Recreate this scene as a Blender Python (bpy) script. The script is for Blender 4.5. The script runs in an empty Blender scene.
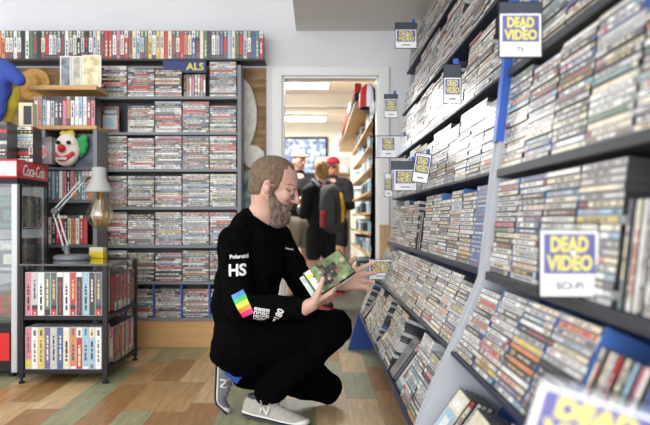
import bpy, bmesh, math, random
from mathutils import Vector, Matrix
from mathutils.bvhtree import BVHTree
C = bpy.context.scene.collection
R = math.radians
V = Vector

# ------------------------------------------------------------ camera
F = 640.0; U0 = 316.0; V0 = 219.0; H = 0.92       # focal length in pixels, axis pixel, eye height
cd = bpy.data.cameras.new('camera'); cam = bpy.data.objects.new('camera', cd); C.objects.link(cam)
cam.location = (0, 0, H); cam.rotation_euler = (R(90), 0, 0)
cd.sensor_width = 36; cd.lens = F/650*36
cd.shift_x = (325-U0)/650; cd.shift_y = (V0-212.5)/650
cd.clip_start = 0.05
cd.dof.use_dof = True; cd.dof.focus_distance = 2.9; cd.dof.aperture_fstop = 2.4
bpy.context.scene.camera = cam

# ------------------------------------------------------------ world, light, exposure
w = bpy.data.worlds.new('world'); bpy.context.scene.world = w; w.use_nodes = True
bg = w.node_tree.nodes['Background']; bg.inputs[0].default_value = (0.93, 0.96, 1.0, 1); bg.inputs[1].default_value = 1.0
def area(name, loc, rot, sx, sy, power, col=(1, 1, 1)):
    l = bpy.data.lights.new(name, 'AREA'); l.shape = 'RECTANGLE'; l.size = sx; l.size_y = sy; l.energy = power; l.color = col
    o = bpy.data.objects.new(name, l); C.objects.link(o); o.location = loc; o.rotation_euler = [R(a) for a in rot]
    return o
area('shop_window_daylight', (-1.6, -2.6, 1.7), (78, 0, -12), 4.0, 2.4, 80, (0.95, 0.97, 1.0))
area('added_ceiling_light', (-1.35, 2.2, 2.8), (0, 0, 0), 1.2, 3.2, 7, (1.0, 0.98, 0.96))  # unseen lamp, added to light the shop from above
area('back_room_light', (-0.45, 6.9, 2.3), (0, 0, 0), 1.2, 0.4, 40, (1.0, 0.99, 0.98))
area('back_room_light', (-0.45, 9.2, 2.3), (0, 0, 0), 1.2, 0.4, 28, (1.0, 0.99, 0.98))
sc = bpy.context.scene
sc.view_settings.view_transform = 'Standard'; sc.view_settings.look = 'None'
sc.view_settings.gamma = 1; sc.view_settings.use_curve_mapping = False
sc.view_settings.exposure = 1.0

# ------------------------------------------------------------ helpers
def P(u, v, Y): return V(((u-U0)*Y/F, Y, H-(v-V0)*Y/F))
def lin(c):
    return tuple((x/12.92 if x <= .04045 else ((x+.055)/1.055)**2.4) for x in c)
def rgb(r, g, b): return lin((r/255, g/255, b/255))

def mat(name, col, rough=.6, metal=0, emit=None, es=1, trans=0, alpha=None, noise=None, coat=0, bump=0, ior=1.45):
    m = bpy.data.materials.new(name); m.use_nodes = True; nt = m.node_tree
    b = nt.nodes['Principled BSDF']
    b.inputs['Base Color'].default_value = (*col, 1); b.inputs['Roughness'].default_value = rough
    b.inputs['Metallic'].default_value = metal; b.inputs['Transmission Weight'].default_value = trans
    b.inputs['IOR'].default_value = ior; b.inputs['Coat Weight'].default_value = coat
    if emit: b.inputs['Emission Color'].default_value = (*emit, 1); b.inputs['Emission Strength'].default_value = es
    if noise:
        scale, c2, stretch = noise
        tc = nt.nodes.new('ShaderNodeTexCoord'); mp = nt.nodes.new('ShaderNodeMapping'); mp.inputs['Scale'].default_value = stretch
        n = nt.nodes.new('ShaderNodeTexNoise'); n.inputs['Scale'].default_value = scale; n.inputs['Detail'].default_value = 6
        r = nt.nodes.new('ShaderNodeValToRGB'); r.color_ramp.elements[0].position = .35; r.color_ramp.elements[1].position = .68
        r.color_ramp.elements[0].color = (*col, 1); r.color_ramp.elements[1].color = (*c2, 1)
        nt.links.new(tc.outputs['Object'], mp.inputs[0]); nt.links.new(mp.outputs[0], n.inputs['Vector'])
        nt.links.new(n.outputs[0], r.inputs[0]); nt.links.new(r.outputs[0], b.inputs['Base Color'])
        if bump:
            bp = nt.nodes.new('ShaderNodeBump'); bp.inputs['Strength'].default_value = bump; bp.inputs['Distance'].default_value = .01
            nt.links.new(n.outputs[0], bp.inputs['Height']); nt.links.new(bp.outputs[0], b.inputs['Normal'])
    return m
def attr_mat(name, rough=.35, coat=.4, var=True):
    m = bpy.data.materials.new(name); m.use_nodes = True; nt = m.node_tree; b = nt.nodes['Principled BSDF']
    a = nt.nodes.new('ShaderNodeAttribute'); a.attribute_name = 'Col'
    b.inputs['Roughness'].default_value = rough; b.inputs['Coat Weight'].default_value = coat; b.inputs['Coat Roughness'].default_value = .25
    if var:
        tc = nt.nodes.new('ShaderNodeTexCoord'); n = nt.nodes.new('ShaderNodeTexNoise'); n.inputs['Scale'].default_value = 70; n.inputs['Detail'].default_value = 3
        mr = nt.nodes.new('ShaderNodeMapRange'); mr.inputs[1].default_value = .38; mr.inputs[2].default_value = .62; mr.inputs[3].default_value = .84; mr.inputs[4].default_value = 1.08
        mx = nt.nodes.new('ShaderNodeVectorMath'); mx.operation = 'SCALE'
        nt.links.new(tc.outputs['Object'], n.inputs['Vector']); nt.links.new(n.outputs[0], mr.inputs[0])
        nt.links.new(a.outputs['Color'], mx.inputs[0]); nt.links.new(mr.outputs[0], mx.inputs['Scale'])
        nt.links.new(mx.outputs[0], b.inputs['Base Color'])
    else:
        nt.links.new(a.outputs['Color'], b.inputs['Base Color'])
    return m
def glass_mat(name, tint=(1, 1, 1), rough=.03, fac=.88):
    m = bpy.data.materials.new(name); m.use_nodes = True; nt = m.node_tree
    nt.nodes.remove(nt.nodes['Principled BSDF']); out = nt.nodes['Material Output']
    t = nt.nodes.new('ShaderNodeBsdfTransparent'); t.inputs[0].default_value = (*tint, 1)
    g = nt.nodes.new('ShaderNodeBsdfGlossy'); g.inputs['Roughness'].default_value = rough; g.inputs[0].default_value = (.95, .97, 1, 1)
    x = nt.nodes.new('ShaderNodeMixShader'); x.inputs[0].default_value = 1-fac
    nt.links.new(t.outputs[0], x.inputs[1]); nt.links.new(g.outputs[0], x.inputs[2]); nt.links.new(x.outputs[0], out.inputs[0])
    return m

class MB:
    def __init__(s): s.v = []; s.f = []; s.c = []
    def quad(s, pts, col=(1, 1, 1)):
        n = len(s.v); s.v += [tuple(p) for p in pts]; s.f.append(tuple(range(n, n+len(pts)))); s.c.append(col)
    def box(s, a, b, col=(1, 1, 1), M=None, skip=()):
        x0, y0, z0 = a; x1, y1, z1 = b
        p = [V((x, y, z)) for z in (z0, z1) for y in (y0, y1) for x in (x0, x1)]
        if M is not None: p = [M @ q for q in p]
        n = len(s.v); s.v += [tuple(q) for q in p]
        for k, f in enumerate(((0, 2, 3, 1), (4, 5, 7, 6), (0, 1, 5, 4), (2, 6, 7, 3), (0, 4, 6, 2), (1, 3, 7, 5))):
            if k in skip: continue
            s.f.append(tuple(n+i for i in f)); s.c.append(col)
        return s
    def bar(s, p, q, r, seg=10, col=(1, 1, 1), r2=None):
        p = V(p); q = V(q); r2 = r if r2 is None else r2; d = (q-p).normalized()
        a = d.orthogonal().normalized(); b = d.cross(a); n = len(s.v)
        for c, rr in ((p, r), (q, r2)):
            for i in range(seg):
                t = 2*math.pi*i/seg; s.v.append(tuple(c+(a*math.cos(t)+b*math.sin(t))*rr))
        for i in range(seg):
            j = (i+1) % seg; s.f.append((n+i, n+j, n+seg+j, n+seg+i)); s.c.append(col)
        s.f.append(tuple(n+i for i in reversed(range(seg)))); s.c.append(col)
        s.f.append(tuple(n+seg+i for i in range(seg))); s.c.append(col)
        return s
    def lathe(s, prof, c=(0, 0, 0), seg=24, col=(1, 1, 1), M=None, cols=None):
        n = len(s.v); c = V(c)
        for (r, z) in prof:
            for i in range(seg):
                t = 2*math.pi*i/seg; q = V((r*math.cos(t), r*math.sin(t), z)); q = (M @ q if M is not None else q)+c; s.v.append(tuple(q))
        for k in range(len(prof)-1):
            for i in range(seg):
                j = (i+1) % seg; s.f.append((n+k*seg+i, n+k*seg+j, n+(k+1)*seg+j, n+(k+1)*seg+i)); s.c.append(cols[k] if cols else col)
        for k, rev in ((0, True), (len(prof)-1, False)):
            if prof[k][0] > 1e-4:
                idx = [n+k*seg+i for i in range(seg)]; s.f.append(tuple(reversed(idx) if rev else idx)); s.c.append(cols[min(k, len(cols)-1)] if cols else col)
        return s
    def ell(s, c, r, M=None, seg=16, rings=10, col=(1, 1, 1)):
        c = V(c); n = len(s.v); r = (r, r, r) if not hasattr(r, '__len__') else r
        rows = []
        for k in range(rings+1):
            ph = math.pi*k/rings
            if k in (0, rings):
                q = V((0, 0, r[2]*math.cos(ph))); q = (M @ q if M is not None else q)+c; rows.append([len(s.v)]); s.v.append(tuple(q)); continue
            row = []
            for i in range(seg):
                t = 2*math.pi*i/seg; q = V((r[0]*math.sin(ph)*math.cos(t), r[1]*math.sin(ph)*math.sin(t), r[2]*math.cos(ph)))
                q = (M @ q if M is not None else q)+c; row.append(len(s.v)); s.v.append(tuple(q))
            rows.append(row)
        for k in range(rings):
            a, b = rows[k], rows[k+1]
            for i in range(seg):
                j = (i+1) % seg
                if len(a) == 1: s.f.append((a[0], b[i], b[j]))
                elif len(b) == 1: s.f.append((a[i], b[0], a[j]))
                else: s.f.append((a[i], b[i], b[j], a[j]))
                s.c.append(col)
        return s
    def chain(s, pts, rad, seg=14, sub=1):
        pts = [V(p) for p in pts]
        for k in range(len(pts)-1):
            s.bar(pts[k], pts[k+1], rad[k], seg, r2=rad[k+1])
        for p, r in zip(pts, rad): s.ell(p, r, seg=seg, rings=8)
        return s
    def mesh(s, name):
        me = bpy.data.meshes.new(name); me.from_pydata(s.v, [], s.f)
        at = me.color_attributes.new('Col', 'FLOAT_COLOR', 'CORNER'); buf = []
        for f, c in zip(s.f, s.c): buf += [c[0], c[1], c[2], 1.0]*len(f)
        at.data.foreach_set('color', buf); me.update(); return me
    def build(s, name, m, parent=None, smooth=False, bevel=0):
        me = s.mesh(name); me.materials.append(m); o = bpy.data.objects.new(name, me); C.objects.link(o)
        if parent is not None: o.parent = parent
        if smooth: me.polygons.foreach_set('use_smooth', [True]*len(me.polygons))
        if bevel:
            b = o.modifiers.new('bevel', 'BEVEL'); b.width = bevel; b.segments = 2; b.limit_method = 'ANGLE'
        return o
def tag(o, label=None, cat=None, group=None, kind=None):
    if label: o['label'] = label
    if cat: o['category'] = cat
    if group: o['group'] = group
    if kind: o['kind'] = kind
    return o
def empty(name, loc=(0, 0, 0), rz=0):
    o = bpy.data.objects.new(name, None); C.objects.link(o); o.location = loc; o.rotation_euler.z = rz; o.empty_display_size = .05; return o
class Rel:
    """children given in world coordinates are parented with the inverse of the empty's place"""
    pass
def under(o, root):
    o.parent = root; o.matrix_parent_inverse = Matrix.Translation(-root.location); return o
def sub(o, part): o.parent = part; return o          # the part's own frame is the world's
def struct(name, mb, m, **k): return tag(mb.build(name, m, **k), kind='structure')
def remesh(o, vox, smooth=4, disp=None):
    r = o.modifiers.new('remesh', 'REMESH'); r.mode = 'VOXEL'; r.voxel_size = vox; r.use_smooth_shade = True
    s = o.modifiers.new('smooth', 'SMOOTH'); s.iterations = smooth; s.factor = .6
    if disp:
        strength, size = disp
        t = bpy.data.textures.new('folds', 'CLOUDS'); t.noise_scale = size; t.noise_depth = 1
        d = o.modifiers.new('folds', 'DISPLACE'); d.texture = t; d.strength = strength; d.texture_coords = 'GLOBAL'; d.mid_level = .5
        s2 = o.modifiers.new('smooth', 'SMOOTH'); s2.iterations = 2
    return o
def text_mesh(txt, width, height=None, bold=0.0, shear=0.0, extrude=.0006, spacing=1.0):
    cu = bpy.data.curves.new('t', 'FONT'); cu.body = txt; cu.size = 1; cu.offset = bold; cu.shear = shear; cu.extrude = 0; cu.resolution_u = 3; cu.space_character = spacing
    o = bpy.data.objects.new('t', cu); C.objects.link(o); dg = bpy.context.evaluated_depsgraph_get(); dg.update()
    me = bpy.data.meshes.new_from_object(o.evaluated_get(dg)); bpy.data.objects.remove(o); bpy.data.curves.remove(cu)
    xs = [v.co.x for v in me.vertices]; ys = [v.co.y for v in me.vertices]
    x0, x1, y0, y1 = min(xs), max(xs), min(ys), max(ys); sx = width/(x1-x0); sy = (height/(y1-y0)) if height else sx
    for v in me.vertices: v.co = V(((v.co.x-(x0+x1)/2)*sx, (v.co.y-(y0+y1)/2)*sy, 0))
    if extrude:
        bm = bmesh.new(); bm.from_mesh(me)
        r = bmesh.ops.extrude_face_region(bm, geom=bm.faces[:])
        bmesh.ops.translate(bm, verts=[e for e in r['geom'] if isinstance(e, bmesh.types.BMVert)], vec=(0, 0, extrude))
        bm.to_mesh(me); bm.free()
    return me
def text(name, txt, M, width, m, parent=None, **k):
    me = text_mesh(txt, width, **k); me.materials.append(m); me.name = name
    o = bpy.data.objects.new(name, me); C.objects.link(o); me.transform(M)
    if parent is not None: under(o, parent)
    return o
def frame(ex, ey, ez, o):
    ex, ey, ez = V(ex), V(ey), V(ez)
    return Matrix(((ex.x, ey.x, ez.x, o[0]), (ex.y, ey.y, ez.y, o[1]), (ex.z, ey.z, ez.z, o[2]), (0, 0, 0, 1)))
FACECAM = frame((1, 0, 0), (0, 0, 1), (0, -1, 0), (0, 0, 0))      # text plane facing -Y

# ------------------------------------------------------------ materials
M = {}
M['wall'] = mat('wall_paint', rgb(222, 223, 227), .8, noise=(3, rgb(217, 218, 222), (1, 1, 1)))
M['trim'] = mat('trim_paint', rgb(232, 232, 230), .45)
M['ceil'] = mat('ceiling_paint', rgb(218, 218, 216), .9)
M['cream'] = mat('cream_wall', rgb(224, 219, 208), .8)
M['grey_metal'] = mat('grey_metal', rgb(122, 126, 130), .45, 0)
M['mid_grey'] = mat('grey_board', rgb(92, 96, 100), .5)
M['light_grey'] = mat('light_grey_laminate', rgb(172, 176, 182), .5)
M['dark_grey'] = mat('dark_grey_board', rgb(52, 55, 60), .5)
M['black_metal'] = mat('black_metal', rgb(28, 30, 36), .4, .3)
M['navy'] = mat('navy_lip', rgb(32, 38, 60), .5)
M['blue'] = mat('blue_panel', rgb(40, 76, 150), .45)
M['postblue'] = mat('blue_post', rgb(52, 92, 180), .45)
M['divblue'] = mat('blue_divider', rgb(62, 98, 160), .5)
M['pine'] = mat('pine', rgb(206, 170, 120), .55, noise=(4, rgb(186, 146, 96), (1, 14, 14)))
M['plinth'] = mat('oak_plinth', rgb(208, 164, 108), .55, noise=(3, rgb(198, 152, 98), (1, 12, 12)))
M['brownboard'] = mat('brown_board', rgb(120, 92, 60), .8, noise=(5, rgb(166, 138, 98), (1, 3, 6)), bump=.3)
M['white'] = mat('white', rgb(235, 235, 232), .6)
M['plaster'] = mat('chalky_white', rgb(224, 222, 214), .8, noise=(30, rgb(202, 198, 188), (1, 1, 1)))
M['black'] = mat('black', rgb(16, 16, 18), .6)
M['red'] = mat('red_gloss', rgb(205, 22, 34), .3, coat=.5)
M['silver'] = mat('silver', rgb(190, 192, 196), .35, .4)
M['chrome'] = mat('chrome', rgb(200, 200, 202), .2, .9)
M['yellow'] = mat('sign_yellow', rgb(228, 216, 112), .6)  # paled yellow, haze over the far signs put into the colour
M['purple'] = mat('sign_purple', rgb(104, 102, 156), .6)  # lightened purple, with the signs' haze in the colour
M['paper'] = mat('sign_paper', rgb(238, 238, 240), .6)
M['ink'] = mat('sign_ink', rgb(34, 34, 50), .7)
M['clear'] = glass_mat('clear_plastic', (.93, .95, .98), .08, .86)
M['glass'] = glass_mat('door_glass', (.9, .93, .93), .03, .9)
M['amber'] = glass_mat('amber_glass', (.95, .84, .58), .05, .78)
M['spine'] = attr_mat('printed_spines', .4, .5)
M['plain'] = attr_mat('coloured_plain', .5, 0, False)
M['skin'] = mat('skin', rgb(208, 170, 153), .55, noise=(18, rgb(196, 152, 136), (1, 1, 1)))
for k in ('skin',):
    M[k].node_tree.nodes['Principled BSDF'].inputs['Subsurface Weight'].default_value = .1
    M[k].node_tree.nodes['Principled BSDF'].inputs['Subsurface Radius'].default_value = (.02, .008, .005)
M['black_cloth'] = mat('black_cotton', rgb(4, 4, 6), .95, noise=(60, rgb(9, 10, 11), (1, 1, 1)), bump=.1)
M['trouser'] = mat('black_denim', rgb(3, 3, 5), .95, noise=(60, rgb(7, 7, 9), (1, 1, 1)), bump=.1)
for k in ('black_cloth', 'trouser'): M[k].node_tree.nodes['Principled BSDF'].inputs['Specular IOR Level'].default_value = .05

# ------------------------------------------------------------ floor
def floor_mat():
    m = bpy.data.materials.new('vinyl_planks'); m.use_nodes = True; nt = m.node_tree; b = nt.nodes['Principled BSDF']; N = nt.nodes.new; L = nt.links.new
    tc = N('ShaderNodeTexCoord'); sp = N('ShaderNodeSeparateXYZ'); L(tc.outputs['Object'], sp.inputs[0])
    def math_(op, a, c=None):
        n = N('ShaderNodeMath'); n.operation = op
        for i, x in enumerate((a, c)):
            if x is None: continue
            if isinstance(x, (int, float)): n.inputs[i].default_value = x
            else: L(x, n.inputs[i])
        return n.outputs[0]
    xs = math_('DIVIDE', sp.outputs[0], .155); col = math_('FLOOR', xs); xf = math_('FRACT', xs)
    wn = N('ShaderNodeTexWhiteNoise'); wn.noise_dimensions = '1D'; L(col, wn.inputs['W'])
    ys = math_('ADD', math_('DIVIDE', sp.outputs[1], .56), wn.outputs['Value']); row = math_('FLOOR', ys); yf = math_('FRACT', ys)
    cx = N('ShaderNodeCombineXYZ'); L(col, cx.inputs[0]); L(row, cx.inputs[1])
    wn2 = N('ShaderNodeTexWhiteNoise'); wn2.noise_dimensions = '2D'; L(cx.outputs[0], wn2.inputs['Vector'])
    cr = N('ShaderNodeValToRGB'); cr.color_ramp.interpolation = 'CONSTANT'; e = cr.color_ramp.elements
    cols = [(0, rgb(212, 182, 134)), (.28, rgb(164, 122, 76)), (.46, rgb(158, 158, 122)), (.62, rgb(206, 174, 124)), (.80, rgb(186, 148, 98)), (.93, rgb(164, 162, 124))]
    e[0].position = 0; e[0].color = (*cols[0][1], 1); e[1].position = cols[1][0]; e[1].color = (*cols[1][1], 1)
    for p, c in cols[2:]:
        q = e.new(p); q.color = (*c, 1)
    L(wn2.outputs['Value'], cr.inputs[0])
    mp = N('ShaderNodeMapping'); mp.inputs['Scale'].default_value = (26, 3, 1); L(tc.outputs['Object'], mp.inputs[0])
    ad = N('ShaderNodeVectorMath'); ad.operation = 'ADD'; L(mp.outputs[0], ad.inputs[0]); L(wn2.outputs['Color'], ad.inputs[1])
    ns = N('ShaderNodeTexNoise'); ns.inputs['Scale'].default_value = 1.6; ns.inputs['Detail'].default_value = 6; ns.inputs['Roughness'].default_value = .65; L(ad.outputs[0], ns.inputs['Vector'])
    mr = N('ShaderNodeMapRange'); mr.inputs[1].default_value = .3; mr.inputs[2].default_value = .7; mr.inputs[3].default_value = .64; mr.inputs[4].default_value = 1.1; L(ns.outputs[0], mr.inputs[0])
    gx = math_('MINIMUM', xf, math_('SUBTRACT', 1, xf)); gy = math_('MINIMUM', yf, math_('SUBTRACT', 1, yf))
    g = math_('MINIMUM', math_('GREATER_THAN', gx, .008), math_('GREATER_THAN', gy, .003))
    gg = math_('ADD', math_('MULTIPLY', g, .35), .65)
    k = math_('MULTIPLY', mr.outputs[0], gg)
    mx = N('ShaderNodeVectorMath'); mx.operation = 'SCALE'; L(cr.outputs[0], mx.inputs[0]); L(k, mx.inputs['Scale']); L(mx.outputs[0], b.inputs['Base Color'])
    b.inputs['Roughness'].default_value = .38
    return m
M['floor'] = floor_mat()
struct('floor', MB().box((-4, -1.0, -.1), (2.2, 4.84, 0)), M['floor'])
struct('floor', MB().box((-1.8, 4.84, -.1), (2.2, 10.2, 0)), mat('dark_vinyl', rgb(84, 82, 70), .5, noise=(6, rgb(68, 68, 60), (1, 1, 1))))

# ------------------------------------------------------------ walls, ceiling, door
DX0, DX1, DZ = -.255, .4725, 1.993
wb = MB(); WY = 4.80
wb.box((-4, WY, 0), (DX0, WY+.1, 3.0)); wb.box((DX1, WY, 0), (2.2, WY+.1, 3.0)); wb.box((DX0, WY, DZ), (DX1, WY+.1, 3.0))
struct('wall_back', wb, M['wall'])
struct('wall_right', MB().box((1.05, -1.0, 0), (1.15, WY, 3.0)), M['wall'])
struct('ceiling', MB().box((-4, .6, 3.0), (2.2, WY+.1, 3.1)), M['ceil'])
struct('ceiling_bulkhead', MB().box((-.15, .6, 2.33), (1.05, WY, 2.98)), M['ceil'])
bpy.data.objects['ceiling_bulkhead'].name = 'ceiling'
t = MB()
for (a, b) in (((DX0-.075, WY-.02, 0), (DX0, WY, DZ+.065)), ((DX1, WY-.02, 0), (DX1+.075, WY, DZ+.065)), ((DX0, WY-.02, DZ), (DX1, WY, DZ+.065)),
               ((DX0-.001, WY, 0), (DX0+.018, WY+.1, DZ)), ((DX1-.018, WY, 0), (DX1+.001, WY+.1, DZ)), ((DX0, WY, DZ-.018), (DX1, WY+.1, DZ))):
    t.box(a, b)
struct('trim_1', t, M['trim'], bevel=.004)
# back room
struct('wall_back_room_left', MB().box((-1.8, WY+.1, 0), (-1.7, 10.2, 2.5)), M['cream'])
struct('wall_back_room_right', MB().box((.64, WY+.1, 0), (.74, 10.2, 2.5)), M['cream'])
struct('wall_back_room_end', MB().box((-1.8, 10.0, 0), (.74, 10.1, 2.5)), M['cream'])
struct('ceiling', MB().box((-1.8, WY+.1, 2.42), (.74, 10.2, 2.5)), M['cream'])
struct('trim_2', MB().box((-1.7, 7.7, 2.27), (.64, 7.85, 2.42)), M['cream'])

tube_m = mat('fluorescent_tube', (1, 1, 1), .5, emit=(1, .97, .9), es=7)
for y, lab in ((6.95, 'long white fluorescent ceiling light nearer the doorway'), (9.25, 'long white fluorescent ceiling light farther back in the room')):
    e = empty('fluorescent_light', (-.45, y, 2.42)); tag(e, lab, 'ceiling light', 'ceiling lights in the back room')
    under(MB().box((-1.05, y-.06, 2.385), (.15, y+.06, 2.42)).build('housing', M['white']), e)
    under(MB().box((-1.03, y-.045, 2.34), (.13, y+.045, 2.385)).build('diffuser', tube_m, bevel=.01), e)

# ------------------------------------------------------------ printed cases
PAL = {  # spine colours
 'white': (232, 232, 228), 'pale grey': (190, 190, 190), 'cream': (226, 214, 188), 'black': (34, 34, 38), 'dark grey': (84, 84, 90),
 'red': (190, 46, 46), 'orange': (206, 128, 80), 'yellow': (214, 190, 100), 'green': (84, 116, 88), 'blue': (70, 96, 140),
 'pale blue': (150, 186, 206), 'pink': (206, 124, 142), 'brown': (116, 88, 68), 'teal': (86, 128, 132), 'purple': (110, 94, 132)}
PALN = list(PAL)
W_WALL = [28, 26, 20, 10, 11, 2, 2, 2, 2, 3, 4, 1, 2, 2, 1]
W_SHELF = [18, 16, 12, 22, 12, 9, 4, 2, 2, 2, 2, 1, 4, 2, 1]
W_TAPE = [16, 12, 14, 12, 8, 7, 4, 3, 5, 3, 6, 2, 5, 3, 1]
def pick(rng, wts): return rng.choices(PALN, wts)[0]
def add_case(mb, Mx, L, T, D, rng, base, wts, edge=(30, 30, 34), plain=False):
    haze = .10 if wts is W_WALL else 0  # right-wall spines paled: glare and haze mixed into their colour
    def pc(n_): c_ = rgb(*PAL[n_]); return tuple(x+(.62-x)*haze for x in c_)
    ec = rgb(*edge); bc = pc(base)
    mb.box((-L/2, 0, 0), (L/2, D, T), ec, Mx)
    if plain: return
    e = .0006; a = T*(.15 if T < .02 else .05); y = -e
    cols = []; x = -L/2+.002; xe = L/2-.002; n = rng.choice((1, 1, 2, 2, 3))
    cuts = sorted([x]+[x+(xe-x)*rng.choice((.06, .1, .14, .24, .76, .86, .9, .94)) for _ in range(n)]+[xe])
    for i in range(len(cuts)-1):
        x0, x1 = cuts[i], cuts[i+1]
        if x1-x0 < 1e-4: continue
        big = (x1-x0) > L*.3
        c = bc if (big or rng.random() < .3) else pc(pick(rng, wts))
        mb.quad([Mx @ V(p) for p in ((x0, y, a), (x1, y, a), (x1, y, T-a), (x0, y, T-a))], c)
        if x1-x0 > L*.12 and rng.random() < .85:
            lum = sum(c)/3; tc = pc(rng.choice(('black', 'black', 'dark grey', 'red', 'blue', 'brown', 'dark grey') if lum > .25 else ('white', 'cream', 'yellow', 'pale grey', 'red')))
            m0 = x0+(x1-x0)*rng.uniform(.08, .25); m1 = x1-(x1-x0)*rng.uniform(.08, .3); h0 = T*rng.uniform(.30, .40)
            xx = m0
            while xx < m1:
                wl = min(rng.uniform(.012, .04), m1-xx)
                mb.quad([Mx @ V(p) for p in ((xx, y-e, h0), (xx+wl, y-e, h0), (xx+wl, y-e, T-h0), (xx, y-e, T-h0))], tc)
                xx += wl+rng.uniform(.004, .01)
    # front cover (z = T side): printed sheet with a picture and a title
    z = T+.0005; q = .006
    def cov(x0, y0, x1, y1, c, k=0): mb.quad([Mx @ V(p) for p in ((x0, y0, z+k), (x1, y0, z+k), (x1, y1, z+k), (x0, y1, z+k))], c)
    cov(-L/2+q, q, L/2-q, D-q, bc)
    c2 = pc(pick(rng, wts)); c3 = pc(pick(rng, wts))
    cov(-L/2+q+L*.1, q*2, L/2-q-L*.3, D-q*2, c2, .0003)
    cov(L/2-q-L*.24, D*.15, L/2-q-L*.12, D*.8, c3, .0003)
    cov(-L/2+q+L*.2, D*.3, L/2-q-L*.42, D*.7, c3, .0006)
ORD = ['', 'first', 'second', 'third', 'fourth', 'fifth', 'sixth', 'seventh', 'eighth', 'ninth', 'tenth', 'eleventh', 'twelfth', '13th', '14th', '15th', '16th', '17th', '18th', '19th', '20th', '21st', '22nd', '23rd', '24th', '25th', '26th']
def ordn(n):
    if n < len(ORD): return ORD[n]
    return '%d%s' % (n, {1: 'st', 2: 'nd', 3: 'rd'}.get(n % 10 if n % 100 not in (11, 12, 13) else 0, 'th'))

CASES = []            # every disc case of both shelving walls: dict(M, base, seed, label, group, area)
def put(Mx, L, T, D, base, wts, label, group, face=False, edge=(30, 30, 34)):
    CASES.append(dict(M=Mx, L=L, T=T, D=D, base=base, wts=wts, label=label, group=group, face=face, edge=edge, seed=len(CASES)))
rng = random.Random(4)

# ------------------------------------------------------------ right-hand shelving wall
PITCH = .197; PF = .1955
POSTY = 1.925
ROWS = []   # (key, x0, z0, tilt, usable height)
tilt_u = math.atan(.115)
ROWS.append(('bottom', .300, .275, R(22), .25))
ROWS.append(('rack', .405, .530, R(23.5), .235))
for i, z in enumerate((.765, 1.067, 1.365, 1.655, 1.95)):
    ROWS.append(('s%d' % i, .505+.115*(z-.757), z, tilt_u, (.279, .279, .270, .279, .279)[i]))
ROWNAME = {'bottom': 'bottom bin', 'rack': 'tilted lower rack', 's0': 'under thick grey board', 's1': 'on thick grey board', 's2': 'topmost shelf', 's3': 'highest shelf', 's4': 'highest shelf'}
def row_frame(r):
    a = r[3]; d = V((math.cos(a), 0, -math.sin(a))); u = V((math.sin(a), 0, math.cos(a))); return d, u
def bay(name, y_near, y_far, cols_from_far, label, near):
    root = empty(name, (.75, (y_near+y_far)/2, 0)); tag(root, label, 'shelving', 'shelving bays along the right wall')
    for k, r in enumerate(ROWS):
        d, u = row_frame(r); o = V((r[1], 0, r[2])); dep = .17 if k > 1 else .26
        Mx = frame((0, -1, 0), d, u, (o.x, 0, o.z))
        thick = (.012 if k != 2 else .018) if not near else (.012 if k < 2 else .024)
        mb = MB().box((-y_far, -.004, -thick), (-y_near, dep, 0), M=Mx)
        lipm = M['navy'] if (not near or k < 2) else M['dark_grey']
        if k == 2 and not near: lipm = M['blue'] if False else M['navy']
        under(mb.build('shelf', lipm, bevel=.002), root)
    # back panel following the lean
    mb = MB(); zb, zt = .72, 2.30
    xb = .505+.115*(zb-.757)+.18; xt = .505+.115*(zt-.757)+.18
    n = [(xb, zb), (xt, zt), (xt+.02, zt), (xb+.02, zb)]
    for y in (y_near, y_far): pass
    p = [V((x, y_near, z)) for x, z in n]+[V((x, y_far, z)) for x, z in n]
    mb.v = [tuple(q) for q in p]; mb.f = [(0, 1, 2, 3), (7, 6, 5, 4), (0, 4, 5, 1), (1, 5, 6, 2), (2, 6, 7, 3), (3, 7, 4, 0)]; mb.c = [(1, 1, 1)]*6
    under(mb.build('back_panel', M['dark_grey'] if not near else M['mid_grey']), root)
    mb = MB(); n = [(.47, .15), (.68, .72), (.71, .72), (.50, .15)]
    p = [V((x, y_near, z)) for x, z in n]+[V((x, y_far, z)) for x, z in n]
    mb.v = [tuple(q) for q in p]; mb.f = [(0, 1, 2, 3), (7, 6, 5, 4), (0, 4, 5, 1), (1, 5, 6, 2), (2, 6, 7, 3), (3, 7, 4, 0)]; mb.c = [(1, 1, 1)]*6
    under(mb.build('lower_back_panel', M['blue']), root)
    under(MB().box((.46, y_near, 0), (.80, y_far, .16)).build('plinth', M['blue']), root)
    return root
def side_profile(y0, y1, m, name, root, off=0, zlo=.0, ztop=2.32):
    front = [(.225 if zlo == 0 else .285, zlo), (.295, .25), (.31, .304), (.353, .415), (.418, .552), (.50, .745), (.505+.115*(2.32-.757), 2.32)]
    if ztop < 2: front = [p for p in front if p[1] < ztop]+[(.31, ztop)]
    if zlo > .3: front = [(.311, zlo)]+front[3:]
    elif zlo > 0: front = [(.29, zlo)]+front[2:]
    front = [(x-off, z) for x, z in front]; back = [(.92, ztop), (.92, zlo)]
    pr = front+back; n = len(pr); mb = MB()
    mb.v = [(x, y0, z) for x, z in pr]+[(x, y1, z) for x, z in pr]
    mb.f = [tuple(range(n)), tuple(reversed(range(n, 2*n)))]+[(i, i+n, (i+1) % n+n, (i+1) % n) for i in range(n)]; mb.c = [(1, 1, 1)]*len(mb.f)
    bm = bmesh.new(); me = mb.mesh(name); bm.from_mesh(me); bmesh.ops.recalc_face_normals(bm, faces=bm.faces[:]); bmesh.ops.triangulate(bm, faces=bm.faces[:]); bm.to_mesh(me); bm.free()
    me.materials.append(m); o = bpy.data.objects.new(name, me); C.objects.link(o); return under(o, root)
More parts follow.
